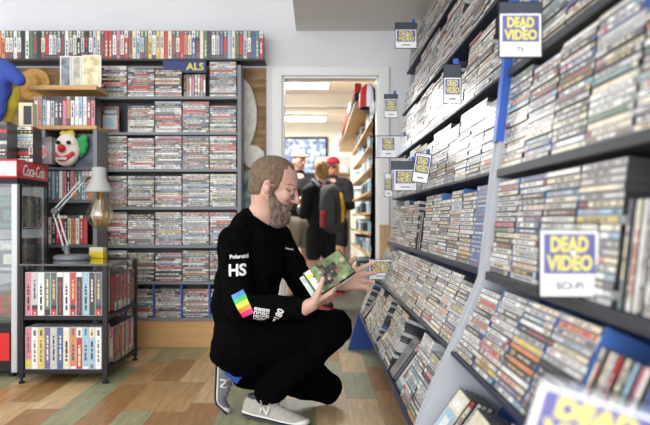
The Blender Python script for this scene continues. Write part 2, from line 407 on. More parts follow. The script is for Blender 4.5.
far = bay('shelving_bay', 1.955, 4.50, 13, 'long leaning shelving bay beyond the blue post, packed with disc cases', False)
near = bay('shelving_bay', .40, 1.895, 7, 'nearest leaning shelving bay right of the blue post, packed with disc cases', True)
side_profile(4.50, 4.525, M['blue'], 'end_panel', far, .0, ztop=.30)
side_profile(4.502, 4.52, M['light_grey'], 'side_panel', far, -.03, zlo=.305)
side_profile(1.935, 1.95, M['light_grey'], 'side_panel', far, .008, zlo=.22)
side_profile(1.90, 1.93, M['light_grey'], 'side_panel', near, .004, zlo=.22)
# blue post strip on the near bay's side panel
x0 = .505+.115*(1.15-.757)-.018; x1 = .505+.115*(2.3-.757)-.018
pb = .024; mb = MB(); mb.v = [(x0, 1.898, 1.15), (x0+pb, 1.898, 1.15), (x0+pb, 1.935, 1.15), (x0, 1.935, 1.15), (x1, 1.898, 2.3), (x1+pb, 1.898, 2.3), (x1+pb, 1.935, 2.3), (x1, 1.935, 2.3)]
mb.f = [(0, 3, 2, 1), (4, 5, 6, 7), (0, 1, 5, 4), (1, 2, 6, 5), (2, 3, 7, 6), (3, 0, 4, 7)]; mb.c = [(1, 1, 1)]*6
under(mb.build('post', M['postblue']), near)

def fill_stack(r, ycen, n, wts, lab, group, T=.0145, L=.19, palebias=None, top_drop=0, blue=False):
    d, u = row_frame(r); o = V((r[1], 0, r[2]))
    for i in range(n):
        base = 'blue' if blue else pick(rng, wts); jit = rng.uniform(-.002, .004); t = T*rng.choice((1, 1, 1, 1.0, .93, 1.55)) if False else T
        org = o+u*(.0015+i*(T+.0002))+d*(.006+jit)+V((0, ycen+rng.uniform(-.0015, .0015), 0))
        put(frame((0, -1, 0), d, u, org), L, T, .135, base, wts, (lab % (base, ordn(n-i))) if lab else None, group, edge=(36, 90, 170) if (blue or rng.random() < .04) else rng.choice(((30, 30, 34), (44, 44, 48), (170, 172, 174), (60, 58, 58))))
def fill_upright(r, y0, y1, wts, lab, group, T=.0145, lift=0):
    d, u = row_frame(r); o = V((r[1], 0, r[2])); y = y0; k = 0
    while y+T < y1:
        base = pick(rng, wts); k += 1
        org = o+u*(.095+.0015)+d*(.008+rng.uniform(-.002, .004))+V((0, y, 0))
        put(frame(u, d, (0, 1, 0), org), .19, T, .135, base, wts, (lab % (base, ordn(k))) if lab else None, group)
        y += T+.0008
    return k
def fill_face(r, ycen, n, wts, lab, group, step=.045, base=None):
    d, u = row_frame(r); o = V((r[1], 0, r[2]))
    for i in range(n):       # covers facing out, leaning one in front of the other
        a = r[3]+R(14); dd = V((math.cos(a), 0, -math.sin(a))); uu = V((math.sin(a), 0, math.cos(a)))
        b = base or pick(rng, wts)
        org = o+d*(.022+i*.017)+uu*(.097)+V((0, ycen-.0675+rng.uniform(-.004, .004), 0))
        put(frame(uu, (0, 1, 0), -dd, org), .19, .0145, .135, b, wts, None, group, face=True)

dividers = {}
for r in ROWS:
    key = r[0]; slots = int(r[4]/.0147)
    # far bay
    g = 'disc cases beyond the blue post'
    for c in range(13):
        yc = 4.4985-PF*(c+.5)
        if yc-PF/2 < 1.95: break
        n = slots-rng.choice((0, 0, 0, 1, 2)); wts = W_WALL
        if key == 's0' and c == 12: continue
        if key in ('s2', 's3', 's1') and rng.random() < .09: n = int(slots*.6)
        if key == 'bottom' and c in (1, 2, 6, 9, 10): fill_face(r, yc, 4, W_SHELF if c in (1, 2) else wts, None, g, base='black' if c in (1, 2) else None); continue
        if key == 's0' and c == 6: continue
        fill_stack(r, yc, n, wts, None, g)
    if key == 's0':
        fill_stack(r, 4.4985-PF*12.5, slots, W_WALL, None, g, blue=True)
        fill_upright(r, 4.4985-PF*7+.06, 4.4985-PF*6-.06, [30, 5, 0, 0, 0, 0, 0, 0, 0, 0, 0, 20, 0, 0, 0], None, g)
    # near bay
    g = 'disc cases in the nearest bay'
    nm = ROWNAME[key]
    for c in range(7):
        yc = 1.893-PITCH*(c+.5); n = slots-rng.choice((0, 0, 0, 1))
        lab = '%s-spined disc case, %s down '+ordn(c+1)+' stack past blue post, '+nm
        if key == 's0' and c in (4,):
            fill_upright(r, yc-PITCH/2+.03, yc+PITCH/2-.004, [36, 30, 8, 6, 12, 0, 0, 0, 0, 3, 6, 0, 0, 0, 0], '%s-spined disc case standing upright, %s from right, behind the genre card', g); continue
        if key == 'rack' and c in (4, 5):
            fill_upright(r, yc-PITCH/2+.004, yc+PITCH/2-.004, W_TAPE, '%s-spined disc case standing upright, %s from right, '+('nearer' if c == 5 else 'farther')+' batch, '+nm, g); continue
        if key == 'bottom':
            if c in (0, 1, 2): fill_face(r, yc, 5, W_WALL, None, g)
            else: fill_stack(r, yc, n, W_WALL, None, g)
            continue
        fill_stack(r, yc, n, W_WALL, lab, g)
# blue and clear dividers between the stacks
def divider_set(root, ys, r, m, t=.004, w=.10):
    d, u = row_frame(r); 
    for y in ys:
        Mx = frame((0, -1, 0), d, u, (r[1], y, r[2])); under(MB().box((-t/2, .007, .0005), (t/2, w, r[4]-.01), M=Mx).build('divider', m), root)
divider_set(far, [4.4985-PF*(c+1) for c in (7, 8, 9, 10, 11)], ROWS[2], M['divblue'], .005)
divider_set(near, [1.893-PITCH*(c+1) for c in range(6)], ROWS[1], M['divblue'], .005)
divider_set(near, [1.893-PITCH*(c+1) for c in (0, 1, 2)], ROWS[2], M['divblue'], .005)
divider_set(near, [1.893-PITCH*(c+1) for c in range(5)], ROWS[3], M['clear'], .004)

# ------------------------------------------------------------ back shelving unit
BX0, BX1, BY = -1.575, -.562, 4.60
LV = [.21, .471, .732, 1.007, 1.279, 1.543, 1.80]
unit = empty('shelving_unit', ((BX0+BX1)/2, 4.7, 0)); tag(unit, 'grey steel shelving unit against the back wall, full of stacked disc cases', 'shelving')
for z in LV: under(MB().box((BX0, BY-.01, z-.02), (BX1, BY+.14, z)).build('shelf', M['grey_metal'], bevel=.002), unit)
under(MB().box((BX1, BY-.03, 0), (BX1+.028, BY+.14, 2.02)).build('side_panel', M['grey_metal'], bevel=.002), unit)
under(MB().box((BX0-.02, BY-.01, 0), (BX0, BY+.14, 2.02)).build('side_panel', M['grey_metal'], bevel=.002), unit)
under(MB().box((BX0-.02, BY+.14, .2), (BX1+.028, BY+.145, 2.02)).build('back_panel', M['dark_grey']), unit)
under(MB().box((-1.9, BY, 0), (BX1+.0, BY+.015, .188)).build('plinth', M['plinth']), unit)
BP = .1965
def bstack(x, z, n, key, wts=W_SHELF):
    for i in range(n):
        base = pick(rng, wts)
        put(frame((1, 0, 0), (0, 1, 0), (0, 0, 1), (x+rng.uniform(-.002, .002), BY+rng.uniform(0, .004), z+.001+i*.0147)), .19, .0145, .13, base, wts, None, 'disc cases on the back shelving', edge=rng.choice(((20, 20, 24), (26, 26, 30), (34, 34, 38), (150, 152, 156))))
for k, z in enumerate(LV):
    for c in range(5):
        x = BX0+.012+BP*(c+.5)+.01; n = [15, 15, 16, 16, 16, 13, 13][k]-rng.choice((0, 0, 1))
        if k == 0: n = 14
        if k == 5: n = [8, 13, 15, 15, 13][c]
        if k == 6:
            if c == 3: continue
            n = [15, 14, 13, 0, 17][c]
        if k == 0: x += .004*c-.008
        if k == 5 and c == 0:
            put(frame((0, 0, 1), (-1, 0, 0), (0, -1, 0), (x+.03, BY+.04, z+.096)), .19, .0145, .13, 'brown', W_SHELF, None, 'disc cases on the back shelving', edge=(150, 60, 50)); continue
        bstack(x, z, n, (k, c))
for c in (1, 2, 3, 4): under(MB().box((BX0+.018+BP*c-.010+.004*c-.008, BY-.002, LV[0]+.0005), (BX0+.018+BP*c+.006+.004*c-.012, BY+.1, LV[1]-.022)).build('divider', M['postblue']), unit)
# black bookend on two shelves
for z in (1.543,):
    bk = MB().box((BX1-.012, BY-.02, z+.001), (BX1-.004, BY+.02, z+.17)); tag(bk.build('bookend', M['black_metal'], bevel=.002), 'black metal bookend at the right end of the second shelf from top', 'bookend')

# choose the 300 that show largest, the rest becomes one object
def proj(p): return (U0+F*p.x/p.y, V0-F*(p.z-H)/p.y)
def score(c):
    a = c['M'] @ V((0, 0, c['T']/2))
    if a.y < .5: return -1
    u, v = proj(a)
    if not (-12 < u < 662 and -6 < v < 431): return -1
    q1 = proj(c['M'] @ V((-c['L']/2, 0, 0))); q2 = proj(c['M'] @ V((c['L']/2, 0, 0))); q3 = proj(c['M'] @ V((-c['L']/2, 0, c['T'])))
    s = abs((q2[0]-q1[0])*(q3[1]-q1[1])-(q2[1]-q1[1])*(q3[0]-q1[0]))
    # an edge case outside the picture shows less
    return s
order = sorted([c for c in CASES if c['label'] and score(c) > 0], key=score, reverse=True)[:300]
solo = set(id(c) for c in order)
pool = {}
def case_mesh(c, variants=5, name='disc_case'):
    k = (c['base'], c['seed'] % variants, c['L'], c['T'], c['D'], c['edge'])
    if k not in pool:
        mb = MB(); add_case(mb, Matrix.Identity(4), c['L'], c['T'], c['D'], random.Random(hash(k[1:5]) ^ c['seed']), c['base'], c['wts'], c['edge'])
        me = mb.mesh(name); me.materials.append(M['spine']); pool[k] = me
    return pool[k]
rest = MB()
for c in CASES:
    if id(c) in solo:
        o = bpy.data.objects.new('disc_case', case_mesh(c)); C.objects.link(o); o.matrix_world = c['M']
        tag(o, c['label'], 'disc case', c['group'])
    else:
        if c['M'].translation.y < .9 and score(c) < 0 and False: continue
        add_case(rest, c['M'], c['L'], c['T'], c['D'], random.Random(c['seed']), c['base'], c['wts'], c['edge'])
tag(rest.build('disc_cases', M['spine']), 'hundreds of disc cases packed on the back shelving and farther right-hand bay', 'disc cases', kind='stuff')

# ------------------------------------------------------------ tape cases (individuals)
def tape(Mx, L, T, D, base, label, group, name='tape_case', cat='tape case', edge=(40, 40, 44), seed=None):
    c = dict(base=base, seed=seed if seed is not None else rng.randint(0, 5), L=round(L, 3), T=round(T, 4), D=D, wts=W_TAPE, edge=edge)
    o = bpy.data.objects.new(name, case_mesh(c, 6, name)); C.objects.link(o); o.matrix_world = Mx; return tag(o, label, cat, group)
UP = V((0, 0, 1))
def upright_row(x0, x1, y, z, L, T, D, lab, group, bases=None, name='tape_case', cat='tape case', gap=.0012, jit=.004, wts=W_TAPE):
    x = x0; k = 0
    eg = (206, 206, 206) if name == 'large_tape_case' else (40, 40, 44)
    while x+T <= x1:
        base = bases[k % len(bases)] if bases else pick(rng, wts); k += 1
        # spine faces -Y, long axis up, thickness along -X..  ex = up, ey = +Y, ez = ex x ey
        ex, ey = UP, V((0, 1, 0)); ez = ex.cross(ey)
        tape(frame(ex, ey, ez, (x+T, y+rng.uniform(0, jit), z+L/2+.0008)), L, T, D, base, lab % (base, ordn(k)), group, name, cat, eg)
        x += T+gap
    return k
# the long row along the top of the back wall
tag(MB().box((-2.50, 4.63, 2.066), (-.37, 4.80, 2.078)).build('wall_shelf', M['dark_grey'], bevel=.002), 'long thin dark shelf high on the back wall carrying the row of tapes', 'shelf')
upright_row(-2.42, -.372, 4.63, 2.078, .204, .0275, .12, '%s-spined tape case, %s from left in the long row below the ceiling', 'tapes in the long row along the top of the wall')
# brown board, white shapes, poster beside the door
tag(MB().box((-2.6, 4.785, .35), (-.375, 4.7995, 2.05)).build('wooden_board', M['brownboard']), 'weathered brown wooden board fixed to the back wall beside the doorway', 'board')
mb = MB(); n = 40
ov = [(-.59+.150*math.cos(2*math.pi*i/n), 1.69+.29*math.sin(2*math.pi*i/n)) for i in range(n)]
mb.v = [(x, 4.748, z) for x, z in ov]+[(x, 4.784, z) for x, z in ov]; mb.f = [tuple(range(n)), tuple(reversed(range(n, 2*n)))]+[(i, i+n, (i+1) % n+n, (i+1) % n) for i in range(n)]; mb.c = [(1, 1, 1)]*len(mb.f)
tag(mb.build('oval_panel', M['plaster']), 'tall white oval panel on the brown board right of the shelving', 'panel')
c = P(253, 156, 4.77); mb = MB(); r_ = random.Random(3); rr = [1+.08*math.sin(3*2*math.pi*i/n+1)+.04*math.sin(7*2*math.pi*i/n) for i in range(n)]
ov = [(c.x+.078*rr[i]*math.cos(2*math.pi*i/n), c.z+.085*rr[i]*math.sin(2*math.pi*i/n)) for i in range(n)]
mb.v = [(x, 4.755, z) for x, z in ov]+[(x, 4.784, z) for x, z in ov]; mb.f = [tuple(range(n)), tuple(reversed(range(n, 2*n)))]+[(i, i+n, (i+1) % n+n, (i+1) % n) for i in range(n)]; mb.c = [(1, 1, 1)]*len(mb.f)
tag(mb.build('wall_plaque', M['plaster'], bevel=.004), 'chalky white rounded plaque on the brown board behind the man\'s head', 'plaque')
a = P(238, 170, 4.78); b = P(262, 212, 4.78)
tag(MB().box((a.x, 4.775, b.z), (b.x, 4.7845, a.z)).build('poster', mat('teal_print', rgb(60, 92, 92), .5, noise=(14, rgb(170, 190, 180), (1, 1, 1)))), 'dark teal picture hanging on the brown board below the white plaque', 'poster')
# header sign above the back unit
hs = empty('header_sign', P(185, 66, 4.61)); tag(hs, 'navy header sign with yellow capital letters above the top stacks', 'sign')
a = P(163, 61, 4.61); b = P(206, 72.5, 4.61)
under(MB().box((a.x, 4.61, b.z), (b.x, 4.616, 2.0595)).build('board', mat('navy_sign', rgb(36, 54, 110), .5)), hs)
cpt = P(195, 66.5, 4.61)
text('lettering', 'ALS', Matrix.Translation((cpt.x, 4.6095, cpt.z)) @ FACECAM, .13, M['yellow'], hs, bold=.03, height=.055)
# upright white and orange cases on the top shelf
a = P(183.5, 96, 4.65)
upright_row(a.x, a.x+.165, 4.65, LV[6], .17, .019, .12, '%s-spined slim case, %s from left, standing upright on top shelf between stacks', 'slim cases standing on the top shelf', ['black', 'orange', 'white', 'pink', 'white', 'white', 'orange', 'white'], 'slim_case', 'slim case')

# ------------------------------------------------------------ wooden wall shelves and the grey bookcase at left
def board(a, b, lab, m='pine'): return tag(MB().box(a, b).build('wall_shelf', M[m], bevel=.003), lab, 'shelf')
board((-1.95, 4.35, 1.80), (-1.492, 4.62, 1.83), 'upper pine wall shelf with framed pictures on it')
board((-1.95, 4.35, 1.53), (-1.492, 4.62, 1.556), 'lower pine wall shelf carrying a short row of tapes')
upright_row(-1.925, -1.50, 4.37, 1.557, .20, .0265, .12, '%s-spined tape case, %s from left on the lower pine wall shelf', 'tapes on the lower pine wall shelf', ['white', 'orange', 'pale blue', 'white', 'pale grey', 'dark grey', 'black', 'pink', 'orange', 'white', 'white', 'pale blue', 'white', 'red', 'pink', 'pale grey'])
def picture(u0, u1, v0, v1, Y, c1, c2, lab):
    a = P(u0, v0, Y); b = P(u1, v1, Y); e = empty('framed_picture', ((a.x+b.x)/2, Y, b.z)); tag(e, lab, 'picture', 'pictures on the pine shelf')
    under(MB().box((a.x, Y, b.z), (b.x, Y+.012, a.z)).build('frame', M['white'], bevel=.001), e)
    under(MB().box((a.x+.008, Y-.001, b.z+.008), (b.x-.008, Y+.001, a.z-.008)).build('print', mat('print', c1, .4, noise=(22, c2, (1, 1, 1)))), e)
zv = 219-(1.8305-H)*F/4.42
picture(60, 71, 56, zv, 4.42, rgb(150, 160, 170), rgb(90, 96, 104), 'grey cassette picture, leftmost of three on the upper pine shelf')
picture(71.6, 81.5, 56, zv, 4.42, rgb(214, 206, 188), rgb(150, 150, 140), 'narrow cream picture, middle of three on the upper pine shelf')
picture(82, 101, 55, zv, 4.42, rgb(240, 232, 190), rgb(180, 170, 130), 'pale yellow picture, widest and rightmost of three on the upper pine shelf')
bc = empty('bookcase', (-1.68, 4.45, 0)); tag(bc, 'narrow grey bookcase behind the desk lamp, holding rows of tapes', 'bookcase')
for x0, x1 in ((-1.865, -1.845), (-1.52, -1.492)): under(MB().box((x0, 4.36, 0), (x1, 4.585, 1.53)).build('side_panel', M['grey_metal'], bevel=.002), bc)
for z in (.745, 1.05, 1.275): under(MB().box((-1.845, 4.37, z-.02), (-1.52, 4.585, z)).build('shelf', M['mid_grey'], bevel=.002), bc)
under(MB().box((-1.845, 4.575, .1), (-1.52, 4.585, 1.53)).build('back_panel', M['dark_grey']), bc)
upright_row(-1.838, -1.525, 4.385, 1.05, .20, .0245, .12, '%s-spined tape case, %s from left on the bookcase shelf below the mask', 'tapes on the upper bookcase shelf', ['teal', 'pale blue', 'teal', 'white', 'pink', 'black', 'pink', 'dark grey', 'green', 'pale blue', 'orange', 'cream'])
upright_row(-1.838, -1.545, 4.385, .745, .20, .026, .12, '%s-spined tape case, %s from left on the bookcase shelf behind the lamp arm', 'tapes on the lower bookcase shelf', ['white', 'black', 'red', 'red', 'black', 'cream', 'orange', 'white', 'red', 'red', 'cream'])
# mask on the bookcase's top shelf
mk = empty('clown_mask', P(67, 167, 4.33)); tag(mk, 'rubber clown mask with green hair and a red nose, above the bookcase tapes', 'mask')
cm = P(67, 150, 4.36)
mb = MB().ell(cm, (.088, .05, .115)); mb.ell(cm+V((0, -.03, -.06)), (.07, .035, .05)); mb.ell(cm+V((-.03, -.02, .045)), (.04, .03, .03)); mb.ell(cm+V((.035, -.02, .045)), (.04, .03, .03))
under(remesh(mb.build('face', mat('mask_white', rgb(232, 222, 218), .45)), .007), mk)
mr_ = mat('mask_red', rgb(206, 52, 44), .4)
under(MB().ell(cm+V((-.012, -.066, .005)), .028).build('nose', mr_, smooth=True), mk)
mb = MB()
for i in range(9):
    t = -1+i/4; mb.ell(cm+V((.062*t-.01, -.070+.028*t*t, -.066+.035*t*t)), (.018, .014, .019))
under(remesh(mb.build('mouth', mr_), .005, 2), mk)
mb = MB()
for i in range(6): mb.box((cm.x-.052+i*.014, 4.268, cm.z-.074), (cm.x-.041+i*.014, 4.285, cm.z-.058))
under(mb.build('teeth', M['white']), mk)
for s in (-1, 1): under(MB().ell(cm+V((.036*s-.005, -.052, .045)), (.017, .01, .014)).build('eye', M['black'], smooth=True), mk)
rr_ = random.Random(2); wool = mat('green_wool', rgb(60, 160, 90), .9)
for s in (-1, 1):
    mb = MB()
    for i in range(14): mb.ell(cm+V((s*(.088+rr_.uniform(-.01, .03)), .02+rr_.uniform(-.01, .02), .02+rr_.uniform(-.05, .07))), .02+rr_.uniform(0, .008), seg=8, rings=6)
    under(remesh(mb.build('hair', wool), .008, 1), mk)
mb = MB()
for i in range(12): mb.ell(cm+V((rr_.uniform(-.04, .04), .01, .11+rr_.uniform(-.01, .02))), .017, seg=8, rings=6)
under(remesh(mb.build('tuft', mat('yellow_wool', rgb(200, 180, 70), .9)), .008, 1), mk)
a = P(75, 134, 4.42); tag(MB().box((a.x, 4.42, 1.276), (-1.525, 4.43, a.z)).build('boxed_print', mat('dark_print', rgb(58, 62, 78), .3, noise=(12, rgb(120, 128, 150), (1, 1, 1)))), 'dark glossy boxed print standing behind the clown mask', 'print')

# ------------------------------------------------------------ display fridge
FX0, FX1, FY0, FY1, FZ = -2.28, -1.728, 3.70, 4.13, 1.267
fr = empty('display_fridge', ((FX0+FX1)/2, (FY0+FY1)/2, 0)); tag(fr, 'glass display fridge with red header, used as a case for tapes, at left edge', 'fridge')
under(MB().box((FX0, FY0, 1.157), (FX1, FY1, FZ)).build('header', M['red'], bevel=.006), fr)
under(MB().box((FX0+.01, FY0-.003, 1.17), (FX1-.004, FY0+.001, 1.255)).build('header_picture', mat('header_print', rgb(236, 150, 170), .4, noise=(8, rgb(250, 236, 236), (1, 1, 1)))), fr)
under(MB().box((FX0, FY0, 1.125), (FX1, FY1, 1.157)).build('band', M['black']), fr)
bs = under(MB().box((FX0+.01, FY0+.01, .035), (FX1-.01, FY1-.01, .315)).build('base', M['black'], bevel=.004), fr)
under(MB().box((FX0+.02, FY0+.0, .10), (FX1-.045, FY0+.012, .26)).build('base_panel', M['red']), fr).parent = bs
for x in (FX0+.05, FX1-.05):
    for y in (FY0+.05, FY1-.05): under(MB().bar((x, y, 0), (x, y, .04), .018).build('foot', M['black']), fr)
for x, y, m in ((FX1-.036, FY0, 'silver'), (FX0, FY0, 'silver'), (FX1-.02, FY1-.02, 'black'), (FX0, FY1-.02, 'black')):
    wdt = .036 if m == 'silver' else .02
    under(MB().box((x, y, .03 if m == 'silver' else .31), (x+wdt, y+wdt, 1.125)).build('post', M[m], bevel=.006 if m == 'silver' else 0), fr)
under(MB().box((FX1-.02, FY0+.037, .315), (FX1-.001, FY0+.065, 1.125)).build('door_frame', M['black']), fr)
under(MB().box((FX1-.008, FY0+.066, .316), (FX1-.003, FY1-.021, 1.124)).build('side_glass', M['glass']), fr)
under(MB().box((FX0+.037, FY0+.004, .316), (FX1-.037, FY0+.010, 1.124)).build('front_glass', M['glass']), fr)
under(MB().box((FX0+.001, FY1-.008, .316), (FX1-.021, FY1-.002, 1.124)).build('back_panel', M['white']), fr)
for z in (.33, .60, .86):
    mb = MB()
    for i in range(12): mb.bar((FX0+.03, FY0+.04+i*.032, z), (FX1-.03, FY0+.04+i*.032, z), .002, 6)
    for x in (FX0+.03, FX1-.03): mb.bar((x, FY0+.03, z), (x, FY1-.03, z), .003, 6)
    under(mb.build('wire_shelf', M['chrome']), fr)
cpt = V((FX1+.0005, 3.925, 1.209))
text('lettering', 'Coca-Cola', Matrix.Translation(cpt) @ frame((0, 1, 0), (0, 0, 1), (1, 0, 0), (0, 0, 0)), .30, M['white'], fr, height=.07, shear=.35, bold=.012, spacing=.9)
# tapes inside the fridge, spines to the side glass
for zi, (z, ln) in enumerate(((.335, 'bottom'), (.605, 'middle'), (.865, 'top'))):
    y = FY0+.07; k = 0
    while y+.024 < FY1-.03:
        k += 1; base = pick(rng, W_TAPE); ex = UP; ey = V((-1, 0, 0)); ez = ex.cross(ey)
        tape(frame(ex, ey, ez, (FX1-.03, y+.022, z+.1)), .19, .0215, .12, base, '%s-spined tape case, %s from the near end, on the fridge\'s %s wire shelf' % (base, ordn(k), ln), 'tapes inside the fridge')
        y += .0235
    kk = upright_row(FX0+.05, FX1-.16, FY0+.035, z+.002, .19, .0235, .12, '%s-spined tape case, %s from left behind the front glass, '+ln+' fridge shelf', 'tapes inside the fridge')
# stacks on top of the fridge
def flat_stack(x, y, z, n, L, T, D, what, group, rot=0):
    for i in range(n):
        base = pick(rng, [14, 14, 4, 24, 14, 2, 2, 0, 0, 2, 3, 1, 0, 0, 0]); q = frame((1, 0, 0), (0, 1, 0), UP, (0, 0, 0)) @ Matrix.Rotation(rot+rng.uniform(-.03, .03), 4, 'Z'); q.translation = V((x, y, z+.001+i*(T+.0006)))
        tape(q, L, T, D, base, '%s-spined disc box, %s from top %s' % (base, ordn(n-i), what), group, 'disc_box', 'disc box')
flat_stack(-1.90, 3.76, FZ, 10, .17, .022, .13, 'of the left stack on the fridge', 'left stack on the fridge')
flat_stack(-1.777, 3.90, FZ, 10, .105, .021, .12, 'of the right stack on the fridge', 'right stack on the fridge')
e = empty('cassette_box', (-1.80, 3.9, 1.484)); tag(e, 'small cream cassette box standing on top of the fridge stacks', 'box')
a = P(17, 102, 3.88); b = P(31, 121, 3.88)
under(MB().box((a.x, 3.90, FZ+10*.0216+.002), (b.x, 3.97, a.z)).build('body', mat('box_cream', rgb(216, 204, 176), .6), bevel=.002), e)
under(MB().box((a.x+.03, 3.899, FZ+10*.0216+.012), (b.x-.005, 3.90, a.z-.02)).build('window', M['dark_grey']), e)
dc = empty('display_box', (-1.77, 4.05, FZ)); tag(dc, 'black edged clear box with a red and white print, on the fridge top', 'display box')
a = P(34, 136, 4.0); b = P(49, 160, 4.0)
under(MB().box((a.x, 4.04, FZ+.001), (b.x, 4.10, a.z)).build('body', mat('box_dark', rgb(70, 62, 66), .3, noise=(9, rgb(150, 140, 146), (1, 1, 1))), bevel=.002), dc)
under(MB().ell(((a.x+b.x)/2-.01, 4.038, (a.z+FZ)/2-.01), (.028, .004, .045)).build('print', mat('print_red', rgb(232, 224, 224), .4, noise=(26, rgb(196, 40, 50), (1, 1, 1)))), dc)

# blue and yellow garments at the left edge, straw hat
gm = P(4, 90, 4.2)
mb = MB().ell(P(-10, 86, 4.22), (.15, .06, .17)); mb.chain([P(-20, 66, 4.2), P(-6, 64, 4.2), P(10, 73, 4.18), P(20, 80, 4.16)], [.06, .065, .06, .045]); mb.chain([P(-6, 74, 4.2), P(0, 92, 4.18), P(-2, 112, 4.18), P(-4, 122, 4.18)], [.07, .055, .045, .035])
tag(remesh(mb.build('blue_jacket', mat('blue_cotton', rgb(58, 78, 160), .9)), .012, 4, (.03, .07)), 'blue cotton jacket hanging at the upper left edge beside the tapes', 'jacket')
mb = MB().chain([P(14, 92, 4.28), P(8, 106, 4.28), P(6, 118, 4.28)], [.05, .06, .045]); mb.chain([P(2, 92, 4.30), P(0, 104, 4.30)], [.04, .04])
tag(remesh(mb.build('yellow_garment', mat('yellow_cotton', rgb(206, 186, 66), .9, noise=(9, rgb(170, 146, 48), (1, 1, 1)))), .012, 4, (.02, .05)), 'yellow patterned garment hanging below the blue jacket', 'garment')
c = P(33, 84, 4.66); Mh = Matrix.Rotation(R(80), 3, 'X')
mb = MB().lathe([(.001, .05), (.05, .045), (.062, .02), (.065, .0), (.10, -.004), (.12, -.002), (.12, .002), (.10, .001), (.06, .004)], c, 32, M=Mh)
tag(mb.build('straw_hat', mat('straw', rgb(212, 168, 98), .9, noise=(40, rgb(176, 128, 66), (1, 1, 4)))), 'round woven straw hat hung behind the pine shelf at left', 'hat')

# ------------------------------------------------------------ black cart with tapes
CX0, CX1, CY0, CY1, CZ = -1.66, -1.165, 3.57, 4.18, .657
ct = empty('display_cart', ((CX0+CX1)/2, (CY0+CY1)/2, 0)); tag(ct, 'black two-tier metal cart full of tape cases under the desk lamp', 'cart')
for x in (CX0, CX1-.026):
    for y in (CY0, CY1-.026):
        l = under(MB().box((x, y, .03), (x+.026, y+.026, CZ)).build('leg', M['black_metal'], bevel=.002), ct)
        f = MB().bar((x+.013, y+.013, 0), (x+.013, y+.013, .012), .017); f.bar((x+.013, y+.013, .012), (x+.013, y+.013, .03), .007); sub(f.build('foot', M['black']), l)
under(MB().box((CX0, CY0, CZ), (CX1, CY1, CZ+.012)).build('top', mat('smoked_top', rgb(66, 58, 54), .15, coat=1), bevel=.002), ct)
for z in (.055, .355):
    under(MB().box((CX0+.004, CY0+.004, z), (CX1-.004, CY1-.004, z+.022)).build('shelf', M['black_metal'], bevel=.002), ct)
bl = [['pink', 'pale grey', 'white', 'green', 'dark grey', 'black', 'white', 'red', 'black', 'pale blue', 'black', 'dark grey'],
      ['pink', 'white', 'yellow', 'purple', 'pale grey', 'blue', 'cream', 'orange', 'red', 'pale blue', 'pale blue', 'white']]
for z, nm, b in ((.378, 'upper', bl[0]), (.078, 'lower', bl[1])):
    upright_row(CX0+.032, CX1-.028, CY0+.012, z, .243 if nm == 'upper' else .235, .0345, .14, '%s-spined large tape case, %s from left on the front of the cart\'s '+nm+' shelf', 'large tapes on the front of the cart', b, 'large_tape_case', 'tape case')
    y = CY0+.17; k = 0
    bs2 = ['red', 'dark grey', 'red', 'orange', 'black', 'pink', 'red', 'white', 'red', 'black'] if nm == 'upper' else ['pink', 'purple', 'pink', 'red', 'cream', 'purple', 'pale grey', 'pink', 'purple', 'white']
    while y+.036 < CY1-.03:
        ex = UP; ey = V((-1, 0, 0)); ez = ex.cross(ey); b_ = bs2[k % 10]; k += 1
        tape(frame(ex, ey, ez, (CX1-.012, y+.0345, z+.11)), .215, .0345, .14, b_, '%s-spined large tape case, %s from the near end on cart side, %s shelf' % (b_, ordn(k), nm), 'large tapes on the right side of the cart', 'large_tape_case', 'tape case')
        y += .037
# desk lamp with a giant bulb
LZ = CZ+.012; LY = 3.95
def Q(u, v): return P(u, v, LY)
lp = empty('desk_lamp', (Q(72, 0).x, LY, LZ)); tag(lp, 'grey jointed desk lamp with an oversized amber bulb standing on the black cart', 'lamp')
bx = Q(72, 0).x
under(MB().lathe([(.105, 0), (.11, .006), (.108, .022), (.095, .03), (.03, .034)], (bx, LY, LZ+.0005), 36).build('base', M['grey_metal'], smooth=False), lp)
under(MB().bar((Q(67, 0).x, LY, LZ+.03), (Q(67, 0).x, LY, LZ+.08), .016).build('stem', M['grey_metal']), lp)
A0, A1, A2 = Q(66, 248), Q(55, 211), Q(84, 179)
for nme, a, b in (('lower_arm', A0, A1), ('upper_arm', A1, A2)):
    for s in (-.014, .014):
        mb = MB().bar(a+V((s, .0, .0)), b+V((s, .0, .0)), .006, 8); under(mb.build(nme, M['silver']), lp)
for p in (A0, A1, A2): under(MB().bar(p+V((0, -.014, 0)), p+V((0, .014, 0)), .02, 14).build('joint', M['mid_grey']), lp)
under(MB().bar(A1+V((0, 0, -.04)), A1+V((.05, 0, .03)), .008, 8).build('spring', M['dark_grey']), lp)
hd = Q(99, 181)
mb = MB().bar(A2, hd+V((0, 0, .03)), .008, 8); under(mb.build('head_arm', M['dark_grey']), lp)
mb = MB().lathe([(.030, .085), (.042, .08), (.044, .02), (.058, -.012), (.080, -.055), (.084, -.070), (.080, -.070), (.055, -.014), (.02, 0), (.001, 0)], hd, 32)
under(mb.build('shade', mat('lamp_grey', rgb(176, 178, 176), .4), smooth=True), lp)
bc_ = hd+V((.008, 0, -.20))
prof = [(.001, -.098), (.03, -.093), (.06, -.07), (.078, -.035), (.082, -.005), (.074, .03), (.055, .065), (.036, .10), (.028, .13), (.026, .16)]
bulb = under(MB().lathe(prof, bc_, 32).build('bulb', M['amber'], smooth=True), lp)
mb = MB(); pts = []
for i in range(80):
    t = i/79; a = t*16*math.pi; rr = .018+.012*math.sin(t*math.pi); pts.append(bc_+V((rr*math.cos(a), rr*math.sin(a), -.07+.11*t)))
for i in range(79): mb.bar(pts[i], pts[i+1], .0012, 5)
